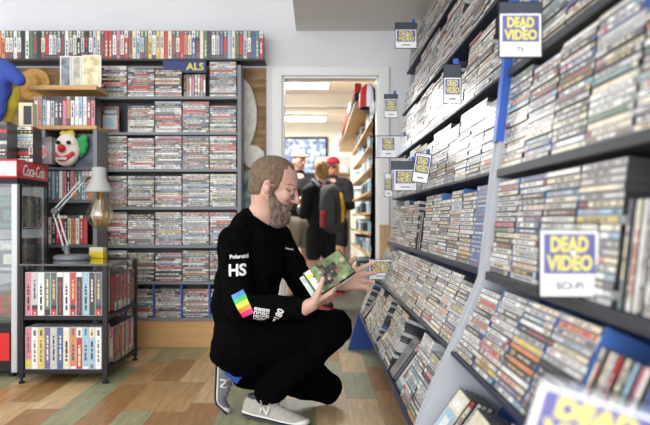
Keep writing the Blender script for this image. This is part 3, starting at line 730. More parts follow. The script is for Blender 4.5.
mb.bar(bc_+V((0, 0, -.07)), bc_+V((0, 0, .15)), .005, 8)
sub(mb.build('filament', mat('filament', rgb(214, 170, 80), .3, .5)), bulb)
sub(MB().lathe([(.024, .13), (.024, .19)], bc_, 16).build('screw_cap', M['chrome']), bulb)
# things on the cart
tb = empty('card_box', (Q(84, 0).x, 4.05, LZ)); tag(tb, 'small cream and yellow box lying on the cart behind the lamp base', 'box')
q = Matrix.Translation((Q(88, 0).x, 4.09, LZ)) @ Matrix.Rotation(R(-12), 4, 'Z')
under(MB().box((-.05, 0, .001), (.05, .05, .04), M=q).build('tray', mat('box_yellow', rgb(228, 200, 40), .5), bevel=.002), tb)
under(MB().box((-.048, .002, .04), (.048, .048, .07), M=q).build('lid', mat('box_cream2', rgb(226, 214, 180), .5), bevel=.002), tb)

# ------------------------------------------------------------ sign cards
def sign(u0, v0, u1, v1, Y, genre, label, roll=0, clear_left=0.0, clear_right=0.0, blank_top=.22, standing=False, hook=True):
    a = P(u0, v0, Y); b = P(u1, v1, Y); w_ = b.x-a.x; h_ = a.z-b.z; cx = (a.x+b.x)/2; cz = (a.z+b.z)/2
    e = empty('sign_holder', (cx, Y, cz)); tag(e, label, 'sign', 'DEAD VIDEO genre signs')
    q = Matrix.Translation((cx, Y, cz)) @ Matrix.Rotation(R(roll), 4, 'Y')
    under(MB().box((-w_/2, 0, -h_/2), (w_/2, .004, h_/2), M=q).build('holder', M['clear']), e)
    if blank_top > .2: under(MB().box((-w_/2+.002, -.001, h_/2-h_*blank_top+.002), (w_/2-.002, 0, h_/2-.002), M=q).build('top_shade_strip', mat('shade_strip', rgb(66, 72, 82), .3)), e)  # added strip: dark shading seen through the clear plastic, painted on
    mb = MB(); t = max(.0025, w_*.02)
    for p0, p1 in (((-w_/2, -.001, -h_/2), (-w_/2+t, .005, h_/2)), ((w_/2-t, -.001, -h_/2), (w_/2, .005, h_/2)), ((-w_/2, -.001, -h_/2), (w_/2, .005, -h_/2+t)), ((-w_/2, -.001, h_/2-t), (w_/2, .005, h_/2))):
        mb.box(p0, p1, M=q)
    under(mb.build('rim', M['black']), e)
    x0 = -w_/2+t*1.5+clear_left*w_; x1 = w_/2-t*1.5-clear_right*w_; z0 = -h_/2+t*1.5; z1 = h_/2-h_*blank_top
    hh = z1-z0; ww = x1-x0
    card = under(MB().box((x0, -.0012, z0), (x1, -.0002, z1), M=q).build('card', M['paper']), e)
    sub(MB().box((x0+ww*.05, -.0016, z0+hh*.34), (x1-ww*.05, -.0012, z1-hh*.04), M=q).build('logo_panel', M['purple']), card)
    T3 = q @ Matrix.Translation(((x0+x1)/2, -.0017, 0)) @ FACECAM
    lh = hh*.25
    for txt, zz in (('DEAD', z0+hh*.80), ('VIDEO', z0+hh*.51)):
        sub(text('logo_lettering', txt, T3 @ Matrix.Translation((0, zz, 0)), ww*(.66 if txt == 'DEAD' else .80), M['yellow'], None, height=lh, bold=.045, extrude=0), card)
    sub(MB().lathe([(ww*.045, -.0002), (ww*.045, .0002)], (0, 0, 0), 12, M=None).build('logo_mark', M['white']), card).data.transform(T3 @ Matrix.Translation((ww*.06, z0+hh*.665, .0005)))
    if genre: sub(text('genre_lettering', genre, T3 @ Matrix.Translation((0, z0+hh*.16, 0)), ww*(.075*len(genre)+.02), M['ink'], None, extrude=0, height=hh*.12, bold=.02), card)
    else: sub(MB().box((x0+ww*.3, -.0016, z0+hh*.14), (x1-ww*.3, -.0012, z0+hh*.18), M=q).build('genre_line', M['ink']), card)
    if hook:
        under(MB().box((w_/2-.03, -.002, h_/2), (w_/2-.012, .004, h_/2+.02), M=q).build('clip', M['postblue']), e)
    return e
sign(498.5, 1.5, 542.5, 58, 1.60, 'TV', 'large DEAD VIDEO sign reading TV, at top of the blue post')
sign(395, 22.5, 417, 48.5, 3.70, None, 'small DEAD VIDEO sign nearest the ceiling, beside the far top shelf', blank_top=.28)
sign(443.5, 64, 461.5, 104, 2.40, None, 'DEAD VIDEO sign hanging mid-shelf left of the blue post', blank_top=.35)
sign(384, 94, 398, 118, 4.05, None, 'tiny DEAD VIDEO sign on the far end beside the door frame, upper')
sign(375, 135.5, 408, 158, 4.10, None, 'wide clear DEAD VIDEO sign jutting out before the black coat', clear_left=.16, clear_right=.36, blank_top=.06)
sign(391, 161, 417, 191, 3.42, None, 'blue rimmed DEAD VIDEO sign overlapped by a tilted sign', clear_left=.1, clear_right=0, blank_top=.3)
sign(413.5, 153, 430, 183, 3.0, None, 'tilted white DEAD VIDEO sign on the middle far shelf', roll=9, blank_top=.08)
sign(384, 173, 393, 197, 4.15, None, 'narrow DEAD VIDEO sign against the wall at the far shelf end', blank_top=.2, hook=False)
sign(368.5, 259, 397, 280, 3.98, None, 'DEAD VIDEO sign the man\'s open hand reaches toward', clear_right=.12, blank_top=.08)
sign(538.5, 222, 600, 298, 1.19, 'SCI-FI', 'large DEAD VIDEO sign reading SCI-FI, standing in front of stacked cases', blank_top=.12, hook=False)
sign(522, 388, 660, 490, .72, None, 'close tilted DEAD VIDEO sign cut off by the bottom right corner', roll=17, blank_top=.12, hook=False)

# ------------------------------------------------------------ back room contents
def tvmat():
    m = bpy.data.materials.new('tv_picture'); m.use_nodes = True; nt = m.node_tree; b = nt.nodes['Principled BSDF']
    tc = nt.nodes.new('ShaderNodeTexCoord'); n = nt.nodes.new('ShaderNodeTexNoise'); n.inputs['Scale'].default_value = 11; n.inputs['Detail'].default_value = 5
    r = nt.nodes.new('ShaderNodeValToRGB'); e = r.color_ramp.elements; e[0].position = .36; e[0].color = (*rgb(50, 66, 104), 1); e[1].position = .62; e[1].color = (*rgb(220, 228, 240), 1)
    q = e.new(.5); q.color = (*rgb(120, 140, 180), 1)
    nt.links.new(tc.outputs['Object'], n.inputs['Vector']); nt.links.new(n.outputs[0], r.inputs[0]); nt.links.new(r.outputs[0], b.inputs['Emission Color']); b.inputs['Emission Strength'].default_value = .8
    b.inputs['Base Color'].default_value = (.01, .01, .01, 1); b.inputs['Roughness'].default_value = .2
    return m
tv = empty('television', (-.42, 9.95, 1.86)); tag(tv, 'flat black television showing a bluish picture on the back room wall', 'television')
a = P(272, 136.5, 9.9); b = P(328, 176, 9.9)
under(MB().box((a.x, 9.93, b.z), (b.x, 9.995, a.z)).build('casing', M['black'], bevel=.005), tv)
under(MB().box((a.x+.04, 9.922, b.z+.05), (b.x-.04, 9.93, a.z-.04)).build('screen', tvmat()), tv)
RZ = [1.92, 1.74, 1.55, 1.36, 1.16, .98, .80, .62, .36]
mk_box = [mat('bin_white', rgb(214, 220, 226), .5), mat('bin_blue', rgb(120, 160, 176), .5), mat('bin_dark', rgb(60, 64, 70), .5), mat('bin_pale_blue', rgb(160, 188, 204), .5)]
nmB = ['white', 'teal blue', 'dark grey', 'pale blue']
for i, z in enumerate(RZ):
    y0 = 5.2+(.0 if i % 2 else .25); y1 = 8.2-(i % 3)*.15
    if i == 0: y1 = 9.4
    tag(MB().box((.33 if i == 0 else .45, y0, z-.022), (.64, y1, z)).build('wall_shelf', M['pine'], bevel=.002), 'pine shelf on the back room\'s right wall, %s from top' % ordn(i+1), 'shelf', 'pine shelves in the back room')
    for s in range(6):
        yy = y0+.04+s*.42+rng.uniform(0, .06); k = rng.randrange(4); hh = rng.uniform(.09, .13)
        if yy+.33 > y1 or (s+i) % 4 == 3: continue
        bxo = empty('storage_box', (.55, yy+.15, z)); tag(bxo, '%s storage box, %s along the %s pine shelf from top in back room' % (nmB[k], ordn(s+1), ordn(i+1)), 'box', 'boxes on the back room shelves')
        under(MB().box((.468, yy, z+.001), (.62, yy+.30, z+hh*.8)).build('body', mk_box[k], bevel=.003), bxo)
        under(MB().box((.464, yy-.004, z+hh*.8), (.624, yy+.304, z+hh)).build('lid', mk_box[(k+1) % 4]), bxo)
for i, z in enumerate((1.52, 1.28, 1.05, .82, .60, .36)):
    tag(MB().box((.02, 8.3, z-.022), (.44, 8.5, z)).build('wall_shelf', M['pine'], bevel=.002), 'short pine shelf across the far end of back room, %s from top' % ordn(i+1), 'shelf', 'cross shelves in the back room')
    for s in range(3):
        k = rng.randrange(4); x = .03+s*.135
        bxo = tag(MB().box((x, 8.32, z+.001), (x+.12, 8.48, z+rng.uniform(.08, .14))).build('carton', mk_box[k], bevel=.003), '%s carton, %s from left on the %s cross shelf in back room' % (nmB[k], ordn(s+1), ordn(i+1)), 'carton', 'cartons on the cross shelves')
# side of the cross shelves
tag(MB().box((.0, 8.5, 0), (.46, 8.52, 1.75)).build('shelf_back_board', M['cream']), 'cream board behind the cross shelves in the back room', 'board')
for i in range(16):
    y = 5.45+i*.245
    e = empty('tin', (.362, y, 1.92)); tag(e, 'small red and black tin, %s from the near end along the highest back room shelf' % ordn(i+1), 'tin', 'tins on the highest back room shelf')
    under(MB().bar((.358, y, 1.9205), (.358, y, 1.99), .036, 12).build('body', M['black']), e); under(MB().bar((.358, y, 1.99), (.358, y, 2.07), .036, 12, r2=.03).build('lid', M['red']), e)
cp = P(368, 97, 5.0); cap = empty('baseball_cap', cp); tag(cap, 'red white and blue baseball cap hung high inside the doorway', 'cap')
mb = MB(); nseg = 24; prof = [(.10, -.075), (.103, -.03), (.095, .02), (.07, .06), (.03, .08), (.001, .083)]
cr_, cw_, cb_ = rgb(196, 34, 44), rgb(230, 232, 238), rgb(44, 60, 120)
n0 = 0
for (r0, z0), (r1, z1) in zip(prof, prof[1:]):
    for i in range(nseg):
        t0 = 2*math.pi*i/nseg; t1 = 2*math.pi*(i+1)/nseg; tt = (i+.5)/nseg*360
        col = cr_ if 150 < tt < 262 else (cw_ if 262 <= tt < 300 else cb_)
        pt = lambda r, t, z: cp+V((r*.70*math.cos(t), r*.9*math.sin(t), z*1.2))
        mb.quad([pt(r0, t0, z0), pt(r0, t1, z0), pt(r1, t1, z1), pt(r1, t0, z1)], col)
under(mb.build('crown', M['plain'], smooth=True), cap)
mb = MB().ell(cp+V((.035, -.04, -.085)), (.028, .05, .06), col=cw_); under(mb.build('brim', M['plain'], smooth=True), cap)
mb = MB().chain([P(375.5, 108, 4.98), P(376, 150, 4.98), P(375, 200, 4.98), P(374.5, 250, 4.98), P(374.5, 285, 4.98)], [.018, .03, .034, .034, .03])
tag(remesh(mb.build('coat', M['black_cloth']), .012, 3, (.02, .06)), 'black coat hanging inside the right edge of the doorway', 'coat')
a = P(380.5, 227, 4.66)
pw = empty('pine_frame', (.50, 4.66, 0)); tag(pw, 'slim pine stand between the doorway and the far shelf end', 'stand')
under(MB().box((.462, 4.62, 0), (.492, 4.66, .86)).build('post', M['pine'], bevel=.002), pw); under(MB().box((.462, 4.61, .86), (.53, 4.70, .878)).build('top', M['pine'], bevel=.002), pw)
under(MB().box((.50, 4.62, 0), (.53, 4.66, .86)).build('post', M['pine'], bevel=.002), pw)

# ------------------------------------------------------------ people
def rotY(a): return Matrix.Rotation(a, 3, 'Y')
def hand(mb, wrist, f, n, thumb_side, curls, tcurl=(.3, .3), spread=.10, sc_=1.0, tdir=None):
    """f: finger direction, n: direction the palm faces, thumb_side: unit vector to the thumb"""
    w_ = V(wrist); f = V(f).normalized(); n = V(n); n = (n-f*n.dot(f)).normalized(); s = V(thumb_side); s = (s-f*s.dot(f)-n*s.dot(n)).normalized()
    S = sc_
    mb.chain([w_-f*.03*S, w_+f*.01*S], [.028*S, .026*S], 12)
    for k in range(5):
        o = (-.032+.016*k)*S; mb.chain([w_+s*o*.6+f*.01*S, w_+s*o+f*.088*S], [.0155*S, .0125*S], 10)
    for (o, ln, sp), cu in zip(((.033, .075, .5), (.011, .083, .12), (-.011, .077, -.2), (-.032, .060, -.6)), curls):
        d = (f+s*sp*spread*2).normalized(); p = w_+s*o*S+f*.086*S; pts = [p]; ang = 0
        for j, fr_ in enumerate((.45, .31, .24)):
            ang += cu[j] if hasattr(cu, '__len__') else cu
            dd = d*math.cos(ang)+n*math.sin(ang); p = p+dd*ln*fr_*S; pts.append(p)
        mb.chain(pts, [.0108*S, .0100*S, .0090*S, .0078*S], 10)
    td = tdir if tdir is not None else (f*.62+s*.78+n*.1); td = V(td).normalized()
    p = w_+s*.022*S+f*.018*S; pts = [p]; p = p+(td+s*.2).normalized()*.044*S; pts.append(p)
    d2 = (td*math.cos(tcurl[0])+n*math.sin(tcurl[0])).normalized(); p = p+d2*.033*S; pts.append(p)
    d3 = (td*math.cos(sum(tcurl))+n*math.sin(sum(tcurl))).normalized(); p = p+d3*.026*S; pts.append(p)
    mb.chain(pts, [.017*S, .0125*S, .0105*S, .0088*S], 10)

man = empty('person', (-.25, 2.98, 0)); tag(man, 'crouching bearded man in black printed sweatshirt holding a disc case', 'person')
PEL = V((-.305, 3.0, .335)); WAI = V((-.345, 3.0, .50)); CHE = V((-.30, 2.985, .70)); NCK = V((-.275, 2.975, .875))
RS = V((-.365, 2.855, .815)); LS = V((-.19, 3.13, .815))
RE = V((-.335, 2.775, .54)); RW = V((-.045, 2.70, .545)); LE = V((-.055, 3.11, .585)); LW = V((.085, 2.97, .625))
RH = V((-.30, 2.93, .35)); LH = V((-.27, 3.10, .33))
RK = V((.085, 2.90, .43)); RA = V((-.228, 2.945, .115)); LK = V((.045, 3.16, .085)); LA = V((-.42, 3.11, .17))
hc = P(273, 184, 2.93); S = 1.14; Rh = rotY(R(18))
def hl(x, y, z): return hc+Rh @ V((x*S, y*S, z*S))
def hE(mb, c, r, rot=None, seg=18, rings=12):
    Mx = Rh if rot is None else Rh @ rot
    return mb.ell(hl(*c), (r[0]*S, r[1]*S, r[2]*S), Mx, seg, rings)
mb = MB()
hE(mb, (-.004, 0, .028), (.098, .076, .083), seg=24, rings=16); hE(mb, (.03, 0, .02), (.068, .066, .07)); hE(mb, (.035, 0, -.04), (.055, .055, .068)); hE(mb, (-.032, 0, -.015), (.060, .062, .060))
mb.chain([hl(-.005, .05, -.045), hl(.062, .017, -.098)], [.026, .024]); mb.chain([hl(-.005, -.05, -.045), hl(.062, -.017, -.098)], [.026, .024])
for s in (-1, 1):
    hE(mb, (.082, .028*s, .014), (.014, .024, .009)); hE(mb, (.062, .038*s, -.03), (.024, .022, .026)); hE(mb, (.084, .030*s, -.010), (.010, .015, .009))
    hE(mb, (-.014, .081*s, -.020), (.016, .008, .029), rotY(R(-14))); hE(mb, (-.008, .073*s, -.030), (.012, .010, .016)); hE(mb, (.100, .011*s, -.043), (.010, .008, .008))
mb.chain([hl(.090, 0, .006), hl(.106, 0, -.020), hl(.114, 0, -.038)], [.009*S, .0095*S, .0115*S], 12)
hE(mb, (.088, 0, -.068), (.014, .024, .011)); hE(mb, (.082, 0, -.092), (.018, .02, .016))
mb.chain([hl(-.022, 0, -.05), V((-.243, 2.950, .975)), V((-.262, 2.96, .92)), NCK], [.058, .058, .066, .07], 20)
# trunk and limbs (under the clothes)
mb.chain([NCK, CHE, WAI, PEL], [.07, .12, .115, .12], 16)
mb.chain([NCK, RS, RE, RW], [.055, .055, .040, .028]); mb.chain([NCK, LS, LE, LW], [.055, .055, .040, .028])
mb.chain([PEL, RH, RK, RA], [.10, .085, .055, .036]); mb.chain([PEL, LH, LK, LA], [.10, .085, .055, .036])
# right hand holds the case, left hand open
CASEC = P(328.5, 272.5, 2.70)
hand(mb, RW+V((.022, -.002, .012)), (.86, .12, .42), (-.25, .35, .85), (-.45, -.15, .85), [(.5, .6, .4), (.55, .6, .4), (.6, .6, .4), (.65, .6, .4)], (.1, .1), .06, 1.12, tdir=(.38, -.34, .86))
hand(mb, LW+V((.012, -.012, .0)), (.93, -.16, .20), (-.10, -.95, -.1), (.05, -.05, .98), [(.05, .1, .05), (.25, .35, .2), (.35, .5, .3), (.45, .6, .3)], (.15, .1), .24, 1.2, tdir=(.62, -.30, .72))
body = under(remesh(mb.build('body', M['skin']), .0045, 3), man)
# eyes (lids lowered), brows, laid on the face
dg = bpy.context.evaluated_depsgraph_get(); dg.update(); fb = BVHTree.FromObject(body, dg)
lash = mat('eyelash', rgb(70, 48, 42), .8); lidm = mat('eyelid', rgb(190, 136, 118), .6); browm = mat('brow', rgb(136, 108, 86), .9)
def on_face(x, z, s, out=0):
    o = hl(x, .3*s, z); d = (hl(x, 0, z)-o).normalized(); h, n_, _, _ = fb.ray_cast(o, d)
    return (h if h else hl(x, .045*s, z))-d*out
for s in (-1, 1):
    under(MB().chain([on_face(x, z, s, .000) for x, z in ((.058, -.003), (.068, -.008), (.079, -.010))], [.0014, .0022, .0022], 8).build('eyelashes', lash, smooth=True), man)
    under(MB().chain([on_face(x, z, s, -.0005) for x, z in ((-.004, -.038), (-.001, -.026), (-.008, -.012), (-.018, -.006), (-.024, -.016))], [.0022]*5, 8).build('ear_crease_shade', mat('ear_shade_pink', rgb(186, 112, 100), .6), smooth=True), man)  # darker crease: inner-ear shade put in as a coloured strand
    under(MB().chain([on_face(x, z, s, -.002) for x, z in ((.058, .000), (.068, -.003), (.079, -.004))], [.003, .0048, .0045], 8).build('eyelid', lidm, smooth=True), man)
    under(MB().chain([on_face(x, z, s, -.001) for x, z in ((.052, .012), (.068, .018), (.084, .016))], [.002, .0034, .0036], 8).build('eyebrow', browm, smooth=True), man)
hairm = mat('short_brown_hair', rgb(122, 102, 82), .95, noise=(60, rgb(96, 80, 66), (1, 1, 1)), bump=.6)
greym = mat('cropped_greying_hair', rgb(150, 136, 122), .95, noise=(80, rgb(116, 100, 86), (1, 1, 1)), bump=.6)
# hair: cap over crown and back, clipped at the hairline
def shell(name, parts, cut, m, vox=.004, thick=None, dispz=(.003, .02)):
    mb = MB()
    for c, r in parts: hE(mb, c, r, seg=32, rings=24)
    keep = []
    iv = Rh.inverted()
    for f, c in zip(mb.f, mb.c):
        ctr = sum((V(mb.v[i]) for i in f), V())/len(f); q = (iv @ (ctr-hc))/S
        if cut(q): keep.append(f)
    me_b = MB(); me_b.v = mb.v; me_b.f = keep; me_b.c = [(1, 1, 1)]*len(keep)
    o = me_b.build(name, m); s = o.modifiers.new('solid', 'SOLIDIFY'); s.thickness = .012; s.offset = -1
    return under(remesh(o, vox, 3, dispz), man)
shell('hair', [((-.005, 0, .028), (.1015, .0795, .0855)), ((-.034, 0, -.018), (.063, .064, .062))], lambda q: (q.z > -.072+.010*math.sin(q.y*260)+.006*math.sin(q.x*400) and q.x < -.030) or (q.z > -.006 and q.x < .012) or (q.z > -.028 and .006 < q.x < .032) or (q.z > .012 and q.x < .036) or (q.z > .045+.9*max(0, q.x-.02) and q.x < .062 and not (abs(q.y) > .045 and q.x > .03)), hairm)
# beard
mb = MB()
for s in (-1, 1):
    mb.chain([hl(.006, .064*s, -.018), hl(.012, .062*s, -.048), hl(.03, .052*s, -.082), hl(.058, .034*s, -.108), hl(.075, .015*s, -.128)], [.010, .014, .020, .027, .030], 12)
    mb.chain([hl(.100, .004*s, -.056), hl(.092, .024*s, -.062), hl(.080, .036*s, -.080), hl(.066, .038*s, -.10)], [.008, .0085, .013, .020], 10)
for s in (-1, 1): mb.chain([hl(.014, .060*s, -.045), hl(.045, .047*s, -.072), hl(.082, .026*s, -.078)], [.012, .016, .016], 12); mb.chain([hl(.022, .056*s, -.070), hl(.060, .034*s, -.096), hl(.088, .012*s, -.098)], [.014, .024, .024], 12)
hE(mb, (.078, 0, -.118), (.032, .036, .040)); hE(mb, (.084, 0, -.100), (.022, .028, .020)); hE(mb, (.060, 0, -.142), (.028, .028, .026))
under(remesh(mb.build('beard', mat('greying_beard', rgb(128, 112, 100), .95, noise=(70, rgb(80, 62, 52), (1, 1, .4)), bump=.8)), .004, 2, (.010, .010)), man)
under(MB().ell(hl(.098, 0, -.0735), (.006, .016, .004), Rh).build('lips', mat('lip', rgb(196, 120, 112), .5), smooth=True), man)
# sweatshirt
mb = MB()
Tz = Matrix.Rotation(R(-29), 3, 'Z')
mb.ell(CHE, (.135, .185, .19), Tz, 24, 16); mb.ell(WAI+V((.01, 0, .02)), (.145, .175, .17), Tz, 24, 16); mb.ell(PEL+V((-.012, -.01, .06)), (.155, .18, .14), Tz, 24, 16); mb.ell((CHE+NCK)/2+V((0, 0, .035)), (.105, .15, .085), Tz, 24, 16)
mb.ell((CHE+WAI)/2+V((.0, 0, .0)), (.14, .18, .17), Tz, 24, 16)
mb.chain([NCK+V((0, 0, -.03)), NCK+V((-.022, -.01, .018))], [.095, .080], 20); mb.chain([RS+V((-.01, 0, -.01)), NCK+V((-.045, -.03, .025)), LS], [.07, .065, .07], 18)
for a_, b_, c_, d_ in ((NCK, RS, RE, RW), (NCK, LS, LE, LW)):
    mid = (b_+c_)/2; m2 = (c_+d_)/2
    mb.chain([a_+V((0, 0, -.03)), b_, mid, c_, m2, d_+(c_-d_)*.10], [.07, .078, .070, .062, .054, .044], 18)
sw = under(remesh(mb.build('sweatshirt', M['black_cloth']), .008, 6, (.022, .06)), man)
for d_, c_, r in ((RW, RE, .042), (LW, LE, .042)):
    ax = (c_-d_).normalized(); under(remesh(MB().bar(d_+ax*.004, d_+ax*.055, r, 20).build('cuff', M['black_cloth']), .006, 3), man)
# collar ring
mb = MB(); cc = V((-.268, 2.960, .918)); Rc = rotY(R(34))
for i in range(28):
    t0, t1 = 2*math.pi*i/28, 2*math.pi*(i+1)/28
    mb.bar(cc+Rc @ V((.078*math.cos(t0), .080*math.sin(t0), 0)), cc+Rc @ V((.078*math.cos(t1), .080*math.sin(t1), 0)), .009, 8)
under(remesh(mb.build('collar', M['black_cloth']), .005, 3), man)
# trousers
mb = MB()
mb.ell(PEL+V((-.02, .0, -.01)), (.165, .185, .14), Tz, 24, 16)
mb.chain([PEL+V((0, -.03, 0)), RH+V((.0, 0, .0)), (RH+RK)/2+V((0, 0, .005)), RK, (RK+RA)/2+V((-.025, 0, -.012)), RA+(RK-RA)*.04], [.13, .125, .108, .083, .092, .068], 20)
mb.chain([PEL+V((0, .03, 0)), LH, (LH+LK)/2, LK+V((0, 0, .005)), (LK+LA)/2+V((0, 0, .02)), LA+(LK-LA)*.12], [.12, .12, .10, .082, .078, .06], 20)
mb.ell((RK+LH)/2+V((-.03, .05, -.06)), (.12, .10, .10))
under(remesh(mb.build('trousers', M['trouser']), .008, 6, (.022, .07)), man)

# sneakers: local x forward from heel (0) to toe (L), z up, sole at 0
def sneaker(heel, fwd, up, L, upper_m, sole_m, lab=None, toe_bend=0):
    f = V(fwd).normalized(); u = V(up); u = (u-f*u.dot(f)).normalized(); s = u.cross(f); q = frame(f, s, u, heel)
    e = empty('sneaker', (0, 0, 0)); under(e, man); k = L/.31
    if lab: e['label'] = lab
    sec = [(0, .030, .075), (.02, .036, .085), (.06, .038, .088), (.10, .038, .085), (.14, .040, .078), (.18, .044, .064), (.22, .048, .052), (.26, .046, .044), (.29, .036, .036), (.308, .018, .028)]
    def bend(p):
        if toe_bend and p[0] > .21*k:
            dx = p[0]-.21*k; a_ = toe_bend*min(1, dx/(.045*k)); am = a_*.6; return (.21*k+dx*math.cos(am)-p[2]*math.sin(a_), p[1], dx*math.sin(am)+p[2]*math.cos(a_))
        return p
    def loft(name, rows, m):
        mb = MB(); n = len(rows[0])
        for r_0 in rows: mb.v += [tuple(q @ V(bend(p))) for p in r_0]
        for i in range(len(rows)-1):
            for j in range(n): mb.f.append((i*n+j, i*n+(j+1) % n, (i+1)*n+(j+1) % n, (i+1)*n+j))
        mb.f.append(tuple(reversed(range(n)))); mb.f.append(tuple(range((len(rows)-1)*n, len(rows)*n))); mb.c = [(1, 1, 1)]*len(mb.f)
        o = mb.build(name, m, smooth=True); ss = o.modifiers.new('sub', 'SUBSURF'); ss.levels = 1; ss.render_levels = 1; o.parent = e; return o
    rows = []; soles = []; outs = []
    for x, w_, h_ in sec:
        x *= k; w_ *= k; h_ *= k; r_0 = []
        for i in range(12):
            t = 2*math.pi*i/12; cx, cz = math.cos(t), math.sin(t); r_0.append((x, w_*.94*cx*(1-.35*max(0, cz)), .020*k+(h_-.02*k)*max(0, cz)**.8 if cz >= 0 else .012*k))
        rows.append(r_0)
        z1 = .026*k+(.008*k if x > .28*k or x < .03*k else 0)
        soles.append([(x*1.02-.003, w_*1.08, .008), (x*1.02-.003, w_*1.08, z1), (x*1.02-.003, -w_*1.08, z1), (x*1.02-.003, -w_*1.08, .008)])
        outs.append([(x*1.02-.003, w_*1.04, .0), (x*1.02-.003, w_*1.04, .0085), (x*1.02-.003, -w_*1.04, .0085), (x*1.02-.003, -w_*1.04, .0)])
    loft('upper', rows, upper_m); loft('midsole', soles, sole_m); loft('outsole', outs, M['dark_grey'])
    mb = MB()                                  # laces
    for i in range(5):
        x = (.115+.022*i)*k; z = (.086-.009*i)*k; mb.chain([q @ V((x, -.022*k, z-.008)), q @ V((x+.006, 0, z+.004)), q @ V((x, .022*k, z-.008))], [.003]*3, 6)
    mb.chain([q @ V((.112*k, 0, .09*k)), q @ V((.10*k, -.03*k, .082*k)), q @ V((.115*k, -.042*k, .060*k))], [.003]*3, 6); mb.chain([q @ V((.112*k, 0, .09*k)), q @ V((.125*k, .03*k, .088*k))], [.003]*2, 6)
    o = mb.build('laces', mat('lace', rgb(150, 148, 146), .9)); o.parent = e
    for sd in (-1, 1):                         # the letter on the flank
        d = frame(f, u, f.cross(u), (0, 0, 0)) if sd < 0 else frame(-f, u, (-f).cross(u), (0, 0, 0))
        me = text_mesh('N', .048*k, height=.036*k, bold=.02, shear=.15, extrude=.002)
        me.transform(Matrix.Translation(q @ V((.125*k, sd*.0375*k, .048*k))) @ d @ Matrix.Rotation(R(-16), 4, 'X')); me.materials.append(mat('n_grey', rgb(205, 205, 204), .5))
        o = bpy.data.objects.new('letter', me); C.objects.link(o); o.parent = e
    # dark opening and tongue
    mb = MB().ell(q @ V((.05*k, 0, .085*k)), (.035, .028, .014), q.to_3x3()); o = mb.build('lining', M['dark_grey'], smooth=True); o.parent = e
    return e
suede = mat('pale_grey_suede', rgb(172, 166, 158), .9, noise=(50, rgb(156, 150, 143), (1, 1, 1)))
suede2 = mat('mid_grey_suede', rgb(124, 126, 130), .9, noise=(50, rgb(108, 110, 114), (1, 1, 1)))
solem = mat('white_foam', rgb(222, 220, 216), .6)
sneaker(V((-.335, 2.985, .010)), (.30, -.165, -.010), (0, 0, 1), .345, suede, solem, 'pale grey sneaker flat on the floor with white sole')
sneaker(V((-.472, 3.05, .272)), (-.03, -.03, -1), (1, -.12, -.03), .31, suede2, solem, 'mid grey sneaker up on its toes', 1.25)
under(MB().bar((-.41, 3.03, .215), (-.352, 3.02, .168), .036, 14).build('sock', mat('blue_sock', rgb(40, 80, 170), .9)), man)

# prints on the sweatshirt, laid on the cloth
dg = bpy.context.evaluated_depsgraph_get(); dg.update()
bvh = BVHTree.FromObject(sw, dg)
def drape(me, ctr, ang, skewM=None, off=.0025):
    """me lies in its XY plane; it is turned by ang, stood up facing -Y and pressed onto the cloth"""
    bm = bmesh.new(); bm.from_mesh(me); bmesh.ops.triangulate(bm, faces=bm.faces[:])
    for _ in range(2):
        es = [e for e in bm.edges if e.calc_length() > .008]
        if es: bmesh.ops.subdivide_edges(bm, edges=es, cuts=1)
    bm.to_mesh(me); bm.free()
    for v in me.vertices:
        p = Matrix.Rotation(ang, 3, 'Z') @ v.co; o = V((ctr[0]+p.x, 2.3, ctr[1]+p.y)); hit, nn, _, _ = bvh.ray_cast(o, V((0, 1, 0)))
        v.co = (hit+V((0, -off, 0))) if hit else V((o.x, 2.75, o.z))
    return me
def on_sleeve(u, v, Y=2.72): p = P(u, v, Y); return (p.x, p.z)
cur = mat('print_white', rgb(226, 226, 228), .8)
def print_text(name, txt, u, v, w_, ang, **k):
    me = drape(text_mesh(txt, w_, extrude=0, **k), on_sleeve(u, v), R(ang)); me.materials.append(cur); o = bpy.data.objects.new(name, me); C.objects.link(o); under(o, man)
print_text('sleeve_lettering', 'Polaroid', 237.5, 257, .078, 3, bold=.03)
print_text('sleeve_lettering', 'HS', 236.5, 270.5, .075, 3, bold=.03, height=.052)
print_text('sleeve_lettering', '180', 279.5, 313, .050, 66, bold=.03, height=.030)
print_text('sleeve_lettering', '-', 273.5, 321, .014, 20, bold=.03)
print_text('chest_lettering', 'Polaroid', 286, 252.5, .036, -12, bold=.03)
mb = MB(); rb = [(80, 150, 220), (80, 190, 90), (240, 220, 60), (240, 140, 50), (226, 40, 130)]
for i, c_ in enumerate(rb):
    y1 = .052-.0215*i; mb.quad([(-.028, y1-.0215, 0), (.028, y1-.0215, 0), (.028, y1, 0), (-.028, y1, 0)], rgb(*c_))
me = drape(mb.mesh('rainbow_print'), on_sleeve(242.5, 303.5), R(28)); me.materials.append(M['plain']); o = bpy.data.objects.new('rainbow_print', me); C.objects.link(o); under(o, man)
mb = MB(); r_ = random.Random(8)
def stroke(x0, y0, x1, y1): mb.quad([(x0, y0, 0), (x1, y0, 0), (x1, y1, 0), (x0, y1, 0)])
for rr_i in range(4):
    for cc_i in range(4):
        x = -.032+cc_i*.017; y = -.030+rr_i*.0165; k = r_.randrange(4)
        stroke(x, y, x+.0035, y+.0135); stroke(x, y+.010, x+.014, y+.0135)
        if k != 0: stroke(x+.0105, y, x+.014, y+.0135)
        if k != 1: stroke(x, y, x+.014, y+.003)
        if k > 1: stroke(x, y+.0055, x+.014, y+.008)
me = drape(mb.mesh('block_print'), on_sleeve(261.5, 315), R(-8)); me.materials.append(cur); o = bpy.data.objects.new('block_print', me); C.objects.link(o); under(o, man)

